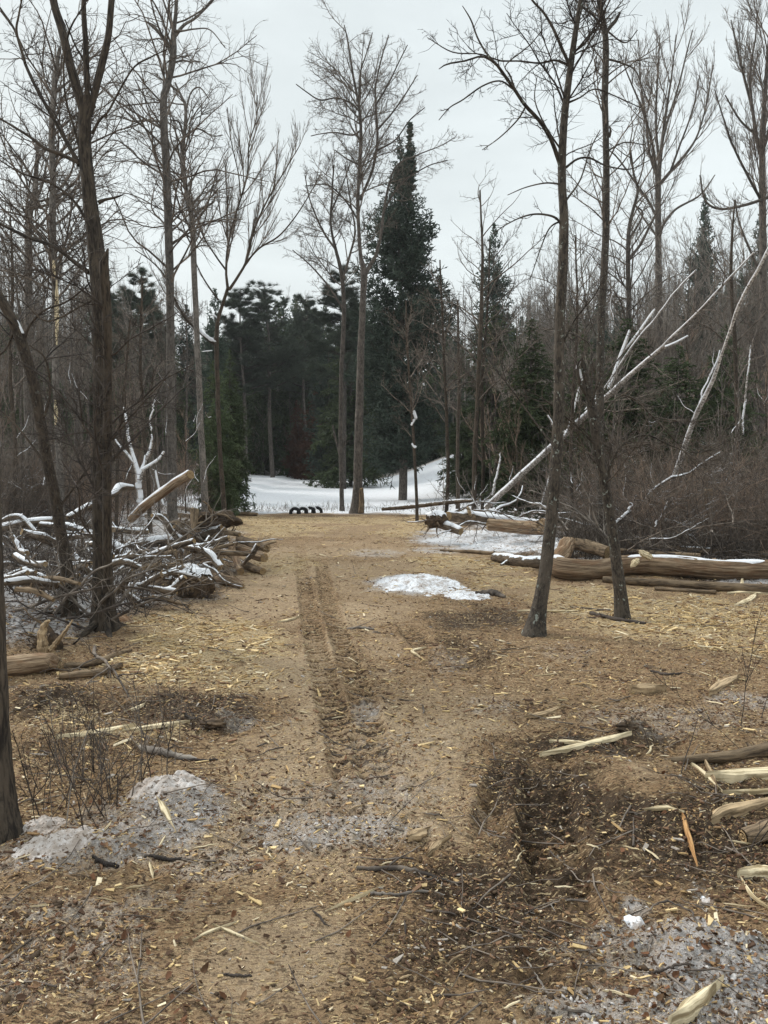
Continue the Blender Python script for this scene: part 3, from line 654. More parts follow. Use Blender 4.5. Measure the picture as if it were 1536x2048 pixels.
def stick(name, label, pts, mat='twig', side=3, wob=.01, z=None, cat='stick', group=None, arch=0.):
    Q = np.array([[*G(p[0], p[1]), p[2]] for p in pts]); n = 22; S = spline(np.column_stack([Q[:, :3], Q[:, 3] * Q[:, 1] / FPX / 2]), n); P = S[:, :3]; R = np.maximum(S[:, 3], .0025)
    P[:, :2] += rng.normal(0, wob * .25, (n, 2)); P[:, 2] = height(P[:, 0], P[:, 1]) + R * .7
    if arch: P[:, 2] += arch * np.sin(np.linspace(0, math.pi, n))
    P[:, 2] = np.convolve(np.pad(P[:, 2], 2, mode='edge'), np.ones(5) / 5, 'valid')
    R = R * (1 + .15 * rng.normal(0, 1, n))
    root = thing(name, label, cat, P[0], group)
    g = Geo(); g.tubes(P, R, 8, True, barkdisp(.1)); g.build('stem', M[mat], root, P[0])
    if side:
        tw = grow(P[None], R[None], side, .2, .95, (25, 60), .35, .03, 6, .15, .02, .3, .0015); 
        if len(tw[0]): g2 = Geo(); g2.tubes(*tw, 5); g2.build('side_twig', M[mat], root, P[0])
    return root
SP = [('torn pale slab of wood lying beside the weed stems', [(125, 1474, 10), (200, 1470, 18), (255, 1462, 6)], 'split', .02),
      ('long pale splinter ending in a point near the weed stems', [(255, 1466, 12), (310, 1458, 10), (368, 1452, 6)], 'split', .015),
      ('long straight yellow splinter on dark soil at the track edge', [(1090, 1516, 8), (1160, 1504, 12), (1247, 1488, 15)], 'split', .018),
      ('forked pale splinter beside the long straight yellow one', [(1105, 1485, 8), (1140, 1488, 10), (1185, 1494, 5)], 'split', .012),
      ('broad freshly split plank, palest wood by the dark log', [(1425, 1562, 10), (1480, 1560, 26), (1600, 1556, 30)], 'split', .04),
      ('thin split lath just below the broad pale plank', [(1462, 1592, 7), (1520, 1590, 9), (1590, 1588, 8)], 'split', .015),
      ('slanting pale splinter pointing down at the plank', [(1372, 1520, 5), (1410, 1552, 9), (1436, 1584, 12)], 'split', .012),
      ('upright looking grey splinter crossing the slanting one', [(1402, 1512, 3), (1420, 1550, 7), (1432, 1580, 8)], 'oldsplit', .012),
      ('orange peeled stick lying alone on dark mud', [(1364, 1640, 7), (1376, 1680, 8), (1390, 1722, 8)], 'orange', .015),
      ('chunky yellow splinter at the bottom of the dirty snow', [(1350, 2046, 26), (1390, 2018, 24), (1428, 1990, 8)], 'split', .03),
      ('curled tan splinter on the dark rut side', [(1300, 1642, 8), (1330, 1637, 12), (1345, 1640, 6)], 'split', .01),
      ('ragged tan slab beside the dark short log', [(1425, 1648, 12), (1450, 1632, 28), (1500, 1622, 18), (1560, 1608, 12)], 'oldsplit', .03),
      ('short stub of pale wood in the muddy corner', [(1490, 1752, 16), (1515, 1750, 18), (1550, 1756, 16)], 'split', .035),
      ('bent pale strip curling near the muddy corner', [(1486, 1768, 5), (1505, 1800, 6), (1540, 1828, 6)], 'split', .008),
      ('wide flat flake of wood on the chip-strewn slope', [(1056, 1442, 8), (1085, 1434, 14), (1120, 1418, 5)], 'oldsplit', .012),
      ('domed tan block half buried by the frosty ground', [(1268, 1388, 16), (1292, 1386, 26), (1316, 1386, 14)], 'oldsplit', .05),
      ('pale pointed slab standing in thin snow', [(1420, 1392, 10), (1440, 1375, 18), (1475, 1358, 10)], 'oldsplit', .03),
      ('splinter lying flat across the middle of the track', [(838, 1318, 4), (825, 1305, 6), (845, 1298, 3)], 'split', .01),
      ('pale straw-coloured sliver in the near sandy track', [(440, 1858, 5), (465, 1868, 6), (492, 1880, 3)], 'split', .006),
      ('curved sliver joining the straight one in near sand', [(392, 1878, 3), (415, 1866, 6), (442, 1858, 4)], 'split', .006),
      ('curving bleached sliver below the long dark stick', [(668, 1818, 5), (705, 1800, 7), (748, 1782, 5)], 'split', .008),
      ('folded dry husk of pale wood near the dark rut', [(822, 1692, 20), (835, 1676, 30), (852, 1664, 16)], 'oldsplit', .02),
      ('small folded pale chip beside the dry husk', [(862, 1712, 12), (872, 1702, 16), (885, 1696, 6)], 'oldsplit', .015),
      ('yellow leaf-like flake stuck on the dirty snow heap', [(320, 1648, 8), (330, 1656, 12), (345, 1672, 4)], 'split', .01),
      ('bleached sliver under the dirty snow heap', [(298, 1720, 3), (303, 1738, 6), (306, 1754, 3)], 'split', .008),
      ('pair of torn strips by the yellow chip drift', [(1040, 1224, 4), (1090, 1223, 5), (1150, 1224, 4)], 'split', .012),
      ('vertical torn stake leaning against the thin log', [(1484, 1178, 5), (1484, 1168, 6), (1485, 1158, 4)], 'split', .02),
      ('short pale flake on yellow chips below the thin log', [(1470, 1212, 8), (1496, 1202, 12), (1512, 1190, 8)], 'split', .02),
      ('tan slab lying on chips below the thin log', [(1458, 1188, 6), (1490, 1186, 9), (1530, 1190, 6)], 'split', .02),
      ('splinter pointing up-track beside the yellow drift', [(255, 1428, 4), (272, 1420, 8), (288, 1410, 5)], 'split', .012),
      ('long narrow splinter among the yellow drift of chips', [(560, 1244, 3), (580, 1240, 5), (598, 1236, 3)], 'split', .012)]
for lb, pts, mt, tk in SP: splinter('wood_splinter', lb, pts, M[mt], tk, 'larger splinters of split wood')
# a few hundred mid-size slivers
SP2 = []
tries = 0
while len(SP2) < 150 and tries < 9000:
    tries += 1; px = rng.uniform(20, 1520); py = 1150 + (rng.uniform(0, 1) ** 1.0) * 880
    q = G(px, py); f_ = fields(np.array([q[0]]), np.array([q[1]]))
    if rng.uniform() > (.22 + .9 * f_[2][0]) * (1 - .8 * smooth_(q[0:1], q[1:2])[0]) or f_[3][0] > .5: continue
    SP2.append(q)
for q in SP2:
    a = rng.normal(0, .8); L = rng.uniform(.04, .12) * (1 if q[1] < 4 else 1.7); P0 = q[:2]; d = np.array([math.cos(a), math.sin(a)]) * L
    n = 6; g = Geo(); pp = np.linspace(0, 1, n)[:, None] * d + P0; pp += rng.normal(0, L * .03, (n, 2)); zz = height(pp[:, 0], pp[:, 1]).mean() + .008
    P = np.column_stack([pp, np.full(n, zz) + np.linspace(-.5, .5, n) * rng.normal(0, .02)])
    R_ = rng.uniform(.002, .005) * (1 if q[1] < 4 else 1.4) * np.array([.3, .9, 1, 1, .8, .25]); g.tubes(P, R_, 5, True)
    v = g.v[0]; 
    o = g.build('wood_sliver', M[['split', 'split', 'oldsplit', 'twig'][rng.integers(0, 4)]], None, P[0], smooth=False); tag(o, 'slender sliver of torn wood resting on the chip-strewn ground', 'wood sliver', 'slivers of torn wood on the ground')
stick('fallen_stick', 'long dark stick lying across the near track', [(715, 1738, 9), (800, 1746, 11), (860, 1755, 8), (935, 1758, 4)], 'twig')
stick('fallen_stick', 'thin curved bleached twig below the long dark stick', [(740, 1788, 6), (800, 1794, 7), (885, 1786, 4)], 'twig_grey', 2)
stick('fallen_stick', 'short dark stick on the dirty snow slope', [(290, 1712, 6), (330, 1714, 9), (362, 1718, 6)], 'twig_dark', 2)
stick('fallen_stick', 'knobbly dark stick under the snow heap', [(185, 1725, 6), (215, 1728, 11), (236, 1730, 8)], 'twig_dark', 1)
stick('fallen_stick', 'wiry arched twig looping over dirty snow', [(1275, 1838, 4), (1335, 1826, 4), (1380, 1850, 4), (1388, 1870, 3)], 'twig', 1, arch=.04)
stick('fallen_stick', 'black wiry twig on the dirty snow by the bottom edge', [(1295, 1942, 4), (1340, 1948, 5), (1390, 1945, 4)], 'twig_dark', 3, arch=.02)
stick('fallen_stick', 'thin pale stick slanting through the churned corner', [(1045, 1915, 3), (1085, 1960, 6), (1132, 2018, 8)], 'twig_grey', 1)
stick('fallen_stick', 'brown stick beside the bright bottom splinter', [(1290, 1915, 4), (1300, 1890, 4), (1310, 1865, 4)], 'twig', 0)
stick('fallen_stick', 'dark branch lying at the foot of the lichened tree', [(1180, 1230, 8), (1230, 1240, 9), (1290, 1248, 6)], 'twig_dark', 6)
stick('fallen_stick', 'broken bough with bark next to the icy mound', [(950, 1188, 6), (985, 1190, 13), (1010, 1196, 7)], 'twig', 4)
stick('fallen_stick', 'slim stick crossing chips between the two near trees', [(1140, 1215, 3), (1200, 1222, 4), (1250, 1224, 3)], 'twig', 3)
stick('fallen_stick', 'dark twig half sunk in the sandy track', [(443, 1952, 4), (475, 1954, 6), (502, 1953, 4)], 'twig_dark', 2)
stick('fallen_stick', 'bent twig on the chip-strewn slope', [(1300, 1345, 4), (1330, 1352, 6), (1362, 1352, 4)], 'twig_dark', 3)
stick('fallen_stick', 'weathered stick beside the torn pale slab', [(280, 1500, 12), (330, 1512, 14), (392, 1518, 9)], 'twig_grey', 1)
stick('fallen_stick', 'straight dark stick under the weathered one', [(358, 1520, 5), (400, 1520, 6), (435, 1521, 4)], 'twig_dark', 0)
stick('fallen_stick', 'short stick across the wheel tread', [(694, 1258, 4), (725, 1258, 5), (750, 1259, 4)], 'twig_grey', 0)
stick('fallen_stick', 'fallen branch on the ground near the leafy clod', [(430, 1432, 4), (390, 1440, 6), (345, 1425, 5)], 'twig_dark', 5)
# ------------------------------------------------------------------ the trees one can tell apart, traced to their own distance
def tr(pts, Y, n, slope=0., wob=.0, relY=None):
    """pixel polyline -> world polyline at distance Y (+ slope metres further per metre of length)"""
    Q = []; L = 0; prev = None
    for p in pts:
        q = W(p[0], p[1], Y)
        if prev is not None: L += np.linalg.norm(q - prev)
        prev = q; q2 = W(p[0], p[1], Y + slope * L); Q.append([*q2, p[2] * q2[1] / FPX / 2])
    S = spline(Q, n); P = S[:, :3]; R = np.maximum(S[:, 3], .0022)
    if wob: 
        s = np.linspace(0, 1, n) * L; a = rng.uniform(0, 50); P[:, 0] += wob * (fbm(s * 1.4 + a, s * 0, 3, 301) - .5) * np.minimum(1, s / .5); P[:, 1] += wob * (fbm(s * 1.1 + a, s * 0 + 9, 3, 302) - .5)
    return P, R
def to_ground(P, R, flare=1.5, fh=.35, at_end='start'):
    """extend the trunk foot below the soil and flare it"""
    z0 = hz(P[0, 0], P[0, 1])
    if P[0, 2] > z0 - .1:
        k = P[0].copy(); k[2] = z0 - .15; m = max(2, int((P[0, 2] - k[2]) / .15)); t = np.linspace(0, 1, m, endpoint=False)[:, None]
        P = np.concatenate([k * (1 - t) + P[0] * t, P]); R = np.concatenate([np.full(m, R[0]), R])
    hh = np.clip(P[:, 2] - z0, 0, 9); R = R * (1 + (flare - 1) * np.exp(-hh / fh * 1.6)); return P, R
def roots(g, P0, r, n=6, ln=.35):
    a = rng.uniform(0, 6.28) + np.arange(n) * 6.28 / n + rng.normal(0, .25, n)
    for t in a:
        m = 7; s = np.linspace(0, 1, m); L = ln * rng.uniform(.7, 1.3); x = P0[0] + np.cos(t) * (r * .55 + s * L); y = P0[1] + np.sin(t) * (r * .55 + s * L)
        z = height(x, y) + (1 - s) ** 2 * r * .9 - s * .03; g.tubes(np.column_stack([x, y, z]), r * .42 * (1 - .75 * s), 8)
SIDE = {'trunk': 20}
def tree(name, label, Y, trunks, limbs=(), bark='bark_brown', twigm='twig', cat='tree', group=None, lv=None, lim_slope=.25, wob=.03, disp=.05, root_n=0, snow=(), hi=False, trunk_t0=.6, trunk_n=6, topn=60, base=True, flare=1.45, lmax=2.2, ws=.87):
    T = []
    for k, t in enumerate(trunks):
        P, R = tr(t, Y, topn, 0, wob); R = R * ws
        if k == 0 and base: P, R = to_ground(P, R, flare)
        T.append((P, R))
    org = T[0][0][0].copy(); org[2] = hz(org[0], org[1]) if base else org[2]
    root = thing(name, label, cat, org, group)
    g = Geo()
    for k, (P, R) in enumerate(T):
        m = len(P) * (4 if hi else 1); tt = np.linspace(0, len(P) - 1, m); P2 = np.column_stack([np.interp(tt, np.arange(len(P)), P[:, c]) for c in range(3)]); R2 = np.interp(tt, np.arange(len(P)), R)
        g.tubes(P2, R2, (44 if hi else 16) if k == 0 else (30 if hi else 12), True, barkdisp(disp, 9, 1.0, k))
    if root_n: roots(g, T[0][0][min(1, len(T[0][0]) - 1)], T[0][1][0] / flare, root_n)
    g.build('trunk', M[bark], root, org)
    # limbs, each a part
    LP = []; LR = []
    for i, l in enumerate(limbs):
        P, R = tr(l, Y, 26, lim_slope * rng.uniform(.3, 1) * (1 if rng.uniform() < .5 else -1) if len(l) > 2 else 0, wob * .7); R = np.maximum(R * min(1, ws + .05), .0022)
        gl = Geo(); gl.tubes(P, R, 9, True, barkdisp(.06)); gl.build('limb', M[bark], root, org); LP.append(P); LR.append(R)
    # twigs
    lv = lv or []
    if lv:
        src = [(P[None], R[None]) for P, R in zip(LP, LR)]
        gt = Geo(); A = [np.zeros((0, 26, 3))]; B = [np.zeros((0, 26))]
        for P, R in zip(LP, LR): A.append(P[None]); B.append(R[None])
        for P, R in T:
            i = np.linspace(int(len(P) * trunk_t0), len(P) - 1, 26).astype(int); 
            if trunk_n > 0: A.append(P[i][None]); B.append(R[i][None])
        P, R = np.concatenate(A), np.concatenate(B)
        prevP, prevR = P, R
        for k, d in enumerate(lv):
            d = dict(d); d['lenmax'] = lmax if k == 0 else 99; sd = d.pop('sides', 4 if k == 0 else 3)
            prevP, prevR = grow(prevP, prevR, **d); gt.tubes(prevP, prevR, sd)
        gt.build('crown', M[twigm], root, org)
    for s in snow:
        P, R = tr(s[0], Y, 40, 0, 0); gs = Geo(); snowcap(gs, P, R, s[1] if len(s) > 1 else 60, s[2] if len(s) > 2 else .5, s[3] if len(s) > 3 else .9, int(rng.integers(0, 50)), 6., .01); gs.build('snow_cap', M['snow'], root, org)
    return root
def LV(n1=9, n2=6, n3=5, l1=.5, l2=.5, l3=.45, up=.03, wob=.10, rmin=.0028, a=(28, 62), n4=0, t0=.12):
    L = [dict(n=n1, ang=a, lr=l1, rr=.011, N=9, wob=wob, up=up, rmin=rmin * 1.4, t0=t0), dict(n=n2, ang=a, lr=l2, rr=.012, N=7, wob=wob * 1.1, up=up, rmin=rmin * 1.1), dict(n=n3, ang=a, lr=l3, rr=.014, N=5, wob=wob * 1.2, up=up, rmin=rmin)]
    if n4: L.append(dict(n=n4, ang=a, lr=l3, rr=.014, N=4, wob=wob * 1.2, up=up, rmin=rmin * .9))
    return L
yT1 = G(207, 1265)[1]
tree('bare_tree', 'big dark tree whose trunk splits into three upright stems beside the brush pile', yT1,
     [[(209, 1262, 50), (205, 1150, 43), (202, 1000, 36), (203, 850, 36), (203, 700, 36), (199, 600, 36), (193, 520, 38), (184, 440, 33), (176, 370, 29), (169, 300, 28), (171, 240, 27), (173, 195, 30)],
      [(170, 235, 20), (158, 190, 20), (140, 130, 19), (124, 60, 18), (107, 0, 16), (88, -110, 14), (60, -260, 9)],
      [(174, 225, 14), (175, 180, 11), (173, 100, 12), (169, 40, 11), (168, 0, 10), (172, -120, 8), (165, -260, 5)],
      [(177, 230, 17), (188, 190, 15), (204, 130, 16), (217, 70, 14), (223, 0, 13), (235, -120, 11), (262, -260, 7)]],
     [[(215, 1255, 26), (214, 1100, 20), (214, 900, 19), (215, 740, 19), (213, 620, 21), (208, 530, 20), (214, 500, 12), (217, 496, 3)],
      [(158, 330, 10), (148, 310, 9), (125, 270, 8), (100, 225, 7.5), (75, 180, 7), (52, 130, 6.5), (45, 105, 6), (30, 60, 5), (0, 15, 4)],
      [(50, 125, 6), (33, 65, 5), (37, 30, 4), (47, -20, 3)],
      [(156, 325, 8), (120, 308, 8), (90, 297, 7), (62, 275, 6), (30, 255, 5), (-20, 225, 4)],
      [(178, 545, 11), (150, 525, 9), (112, 496, 8), (80, 483, 7.5), (45, 470, 7), (0, 447, 6), (-60, 415, 4)],
      [(183, 268, 6), (200, 240, 5), (218, 222, 4.5), (240, 180, 4), (268, 135, 3.5), (300, 115, 3), (335, 98, 2)],
      [(196, 405, 9), (210, 399, 6), (230, 395, 5), (247, 389, 2.5)],
      [(175, 445, 7), (150, 405, 5.5), (120, 378, 5), (85, 360, 4), (40, 345, 3.5), (0, 320, 3)],
      [(160, 300, 5), (148, 255, 4.5), (130, 190, 4), (128, 120, 3.5), (140, 60, 3), (180, -10, 2.5)],
      [(212, 590, 6), (165, 610, 5), (120, 635, 4), (85, 640, 3.5), (40, 600, 2.5), (0, 590, 2)],
      [(190, 215, 5), (170, 130, 4), (150, 90, 3.5), (130, 40, 3)]],
     'bark_big', 'twig_dark', lv=LV(11, 5, 4, .36, .5, .5, -.01, .14, .0024), root_n=4, hi=True, wob=.02, disp=.09, trunk_t0=.75)
yT2 = G(140, 1235)[1]
tree('bare_tree', 'leaning dark tree curving out of frame above the brush pile with snow in its crook', yT2,
     [[(141, 1235, 30), (136, 1170, 28), (128, 1110, 26), (112, 1010, 25), (95, 930, 24), (82, 850, 24), (70, 780, 25), (55, 720, 24), (38, 670, 24), (15, 625, 22), (-20, 570, 21), (-90, 490, 18), (-160, 380, 14)]],
     [[(82, 850, 7), (100, 790, 5), (92, 720, 4), (60, 690, 3)], [(45, 690, 8), (60, 650, 5), (90, 620, 4.5), (130, 605, 4), (170, 575, 3), (200, 540, 2)], [(30, 655, 6), (10, 700, 4), (-20, 720, 3)],
      [(115, 1020, 6), (180, 930, 5), (240, 860, 4), (300, 790, 3), (340, 750, 2)], [(100, 940, 5), (40, 860, 4), (0, 820, 3)]], 'bark_brown', 'twig_dark', lv=LV(7, 5, 4, .5, .5, .5, -.01, .14, .0024), root_n=3, disp=.08, trunk_t0=.45,
     snow=[([(16, 628, 15), (26, 648, 19), (39, 672, 17)], 42, .2, 1.)])
yT3 = G(5, 1668)[1]
tree('bare_tree', 'nearest tree, its furrowed grey-brown trunk cut by the picture edge', yT3,
     [[(-6, 1690, 84), (-8, 1640, 74), (-12, 1550, 68), (-16, 1400, 62), (-20, 1200, 58), (-25, 1000, 55), (-30, 800, 52), (-42, 500, 48), (-52, 200, 44), (-70, -200, 36), (-90, -700, 24)]],
     [], 'bark_big', 'twig_dark', root_n=0, hi=True, wob=.01, disp=.14, flare=1.55)
tree('bare_tree', 'tall straight grey trunk snapped at the top with a yellow split scar', 13.5,
     [[(126, 1090, 16), (118, 900, 15), (112, 760, 14), (110, 620, 14), (107, 500, 15), (105, 380, 14), (103, 260, 13), (108, 180, 12), (114, 130, 9), (118, 96, 6)]],
     [[(112, 150, 6), (105, 140, 4), (95, 128, 3)], [(106, 420, 5), (130, 395, 4), (152, 375, 3), (170, 370, 2)], [(108, 500, 5), (80, 470, 4), (60, 440, 3)], [(115, 160, 4), (130, 120, 3.5), (150, 90, 3), (175, 75, 2)]],
     'bark_grey', 'twig', lv=LV(12, 7, 6, .6, .5, .5, 0, .15, .0038), trunk_t0=.45, flare=1.3)
gs = Geo()
for y0, y1, xx, ww in ((520, 560, 107, 8), (560, 690, 113, 9), (800, 850, 111, 8)):
    P, R = tr([(xx, y0, 3), (xx + 1, (y0 + y1) / 2, ww), (xx, y1, 3)], 13.42, 24, 0, .02); gs.tubes(P, R, 8, True, barkdisp(.2))
t4 = [o for o in bpy.data.objects if o.get('label', '').startswith('tall straight grey trunk snapped')][0]
gs.build('split_scar', M['split'], t4, t4.location)
tree('bare_tree', 'crooked grey trunk with a lumpy crown standing beyond the snapped one', 15.5,
     [[(62, 1060, 19), (60, 950, 18), (56, 800, 17), (55, 700, 16), (57, 540, 16), (60, 430, 14), (70, 385, 12), (73, 330, 9), (76, 285, 6)]],
     [[(72, 370, 7), (55, 340, 5), (40, 320, 4), (20, 300, 3)], [(62, 420, 7), (85, 370, 5), (95, 320, 4), (115, 290, 3)], [(60, 470, 6), (85, 445, 5), (95, 430, 3)], [(58, 540, 5), (30, 500, 4), (10, 460, 3)]],
     'bark_grey', 'twig', lv=LV(11, 7, 6, .7, .5, .5, 0, .16, .004), trunk_t0=.45, flare=1.3)
tree('bare_tree', 'tallest straight grey tree behind the brush pile with a snapped-off stub high up', 16.,
     [[(346, 1075, 24), (344, 950, 21), (342, 800, 19), (341, 640, 18), (339, 500, 18), (335, 400, 18), (330, 280, 17), (327, 200, 16), (334, 172, 14), (343, 140, 14), (347, 100, 15), (346, 70, 11), (351, 30, 8), (354, -20, 7), (362, -120, 4)]],
     [[(343, 105, 11), (332, 82, 8), (318, 65, 7), (305, 52, 6), (291, 42, 3)], [(350, 72, 8), (368, 50, 6), (388, 38, 5), (410, 18, 4), (432, -5, 3)], [(348, 62, 7), (365, 62, 4), (390, 58, 3), (420, 60, 2.5), (450, 95, 2)],
      [(336, 215, 4), (320, 205, 3), (280, 208, 3), (240, 215, 2.5), (210, 235, 2)], [(342, 300, 5), (328, 260, 4), (300, 215, 3), (270, 160, 2.5)], [(346, 60, 5), (330, 10, 4), (310, -40, 3)]],
     'bark_grey', 'twig', lv=LV(11, 6, 5, .55, .5, .5, -.01, .17, .0036), trunk_t0=.35, flare=1.3)
tree('bare_tree', 'knobbly twisted grey tree with dead hooked stubs, next to the tallest straight one', 19.,
     [[(412, 1050, 17), (407, 950, 15), (402, 850, 14), (396, 720, 13), (391, 600, 13), (387, 500, 13), (384, 440, 12), (377, 400, 11), (367, 350, 9), (364, 300, 9), (370, 260, 8), (372, 215, 7), (362, 190, 5), (350, 165, 4)]],
     [[(384, 440, 7), (395, 425, 6), (410, 413, 5.5), (426, 405, 4), (430, 393, 3), (434, 400, 2)], [(375, 372, 5), (388, 355, 4), (400, 330, 2.5)], [(368, 275, 5), (358, 245, 4), (342, 240, 3)], [(372, 220, 4), (382, 185, 3.5), (400, 175, 3), (420, 200, 2)], [(372, 270, 4), (395, 258, 3), (425, 272, 2.5), (445, 270, 2)]],
     'bark_grey', 'twig', lv=LV(10, 6, 5, .8, .5, .5, 0, .18, .0040), trunk_t0=.55, flare=1.3)
tree('bare_tree', 'slim tree with a vase of fine upright twigs and snow lying in its low fork', 19.5,
     [[(451, 1045, 15), (446, 980, 13), (440, 900, 12), (436, 780, 12), (433, 690, 13), (437, 640, 10), (448, 600, 9), (456, 575, 9)]],
     [[(456, 580, 8), (452, 540, 6), (456, 490, 6), (468, 440, 5), (482, 395, 4.5), (495, 345, 4), (498, 290, 3.5), (512, 240, 2.5), (515, 190, 2)],
      [(458, 580, 8), (475, 555, 7), (492, 525, 6), (500, 490, 5), (512, 450, 4.5), (535, 400, 4), (570, 340, 3), (600, 290, 2)],
      [(492, 525, 5), (520, 495, 4.5), (560, 470, 4), (600, 420, 3), (640, 350, 2)],
      [(452, 540, 5), (430, 510, 4), (405, 470, 3.5), (390, 420, 3), (370, 370, 2)],
      [(433, 690, 10), (418, 680, 8), (395, 660, 7), (372, 638, 6), (352, 605, 6), (338, 570, 5), (325, 545, 4), (300, 520, 3), (270, 500, 2)],
      [(482, 395, 4), (475, 340, 3), (462, 280, 2.5), (455, 215, 2)], [(437, 600, 5), (415, 570, 4), (400, 545, 3.5), (385, 510, 2.5)]],
     'bark_brown', 'twig', ws=.72, lv=LV(15, 7, 4, .45, .5, .45, .10, .05, .0036, (12, 32)), lim_slope=.1, trunk_n=0, flare=1.3,
     snow=[([(433, 688, 9), (418, 680, 8), (402, 667, 8), (388, 655, 6)], 75, .6, 1.), ([(422, 630, 4), (430, 634, 5), (438, 646, 4)], 75, .4, 1.), ([(405, 704, 2), (425, 702, 3)], 80, .5, 1.)])
yT9 = G(712, 1027)[1]
tree('bare_tree', 'tall bare tree forking high above the snow field, its trunk beside a short dark stump', yT9,
     [[(712, 1028, 26), (716, 960, 21), (717, 880, 20), (719, 800, 18), (722, 700, 16), (726, 600, 14), (729, 545, 15), (722, 515, 9), (717, 450, 8), (716, 390, 8), (720, 330, 8), (722, 270, 7), (718, 210, 6), (706, 150, 5), (697, 90, 4), (688, 50, 2)],
      [(729, 550, 12), (742, 528, 9), (753, 508, 8), (762, 470, 7), (768, 420, 6), (778, 370, 5), (795, 330, 4), (830, 312, 3), (880, 292, 2), (908, 275, 1.5)],
      [(720, 400, 6), (735, 365, 6), (748, 330, 6), (755, 280, 6), (752, 220, 5), (752, 170, 4), (765, 110, 3), (778, 70, 2)]],
     [[(722, 225, 4), (700, 205, 3.5), (672, 196, 3), (640, 200, 3), (615, 185, 2.5), (592, 168, 2)], [(722, 260, 4), (705, 270, 3.5), (670, 265, 3), (640, 268, 2), (622, 272, 2)],
      [(755, 260, 4), (785, 225, 3.5), (810, 190, 3), (835, 150, 2)], [(752, 210, 4), (775, 170, 3), (800, 120, 2.5), (815, 90, 2)], [(719, 330, 4), (695, 318, 3), (670, 300, 2)], [(716, 440, 4), (690, 400, 3.5), (655, 370, 3), (610, 372, 2)],
      [(718, 200, 4), (720, 150, 3), (735, 100, 2.5), (745, 65, 2)], [(768, 420, 4), (800, 370, 3.5), (850, 335, 2.5), (895, 320, 2)], [(755, 300, 4), (790, 280, 3), (820, 240, 2.5), (850, 215, 2)]],
     'bark_far', 'twig', lv=LV(13, 7, 5, .42, .5, .5, .02, .13, .0048), lim_slope=.3, trunk_n=8, trunk_t0=.55, flare=1.35, topn=80,
     snow=[([(716, 1000, 12), (724, 1004, 10)], 70, .2, .6)])
tree('bare_tree', 'thinner bare tree just beside the tall forking one at the snow field edge', 25.5,
     [[(684, 1020, 10), (682, 930, 10), (681, 830, 9), (684, 720, 10), (688, 620, 10), (683, 550, 9), (672, 500, 7), (662, 450, 5), (664, 390, 4.5), (668, 330, 3)]],
     [[(684, 560, 6), (700, 510, 5), (710, 460, 4), (700, 400, 3), (690, 330, 2)], [(672, 500, 5), (645, 460, 4), (620, 400, 3), (610, 350, 2)], [(688, 620, 5), (655, 570, 4), (620, 530, 3), (585, 500, 2)], [(664, 420, 4), (685, 370, 3), (700, 330, 2)], [(682, 920, 5), (672, 880, 4), (665, 850, 3)], [(684, 900, 5), (694, 870, 3)]],
     'bark_far', 'twig', lv=LV(12, 8, 6, .5, .5, .5, .03, .14, .0055), trunk_n=6, trunk_t0=.6, flare=1.3)
yR1 = G(1072, 1270)[1]
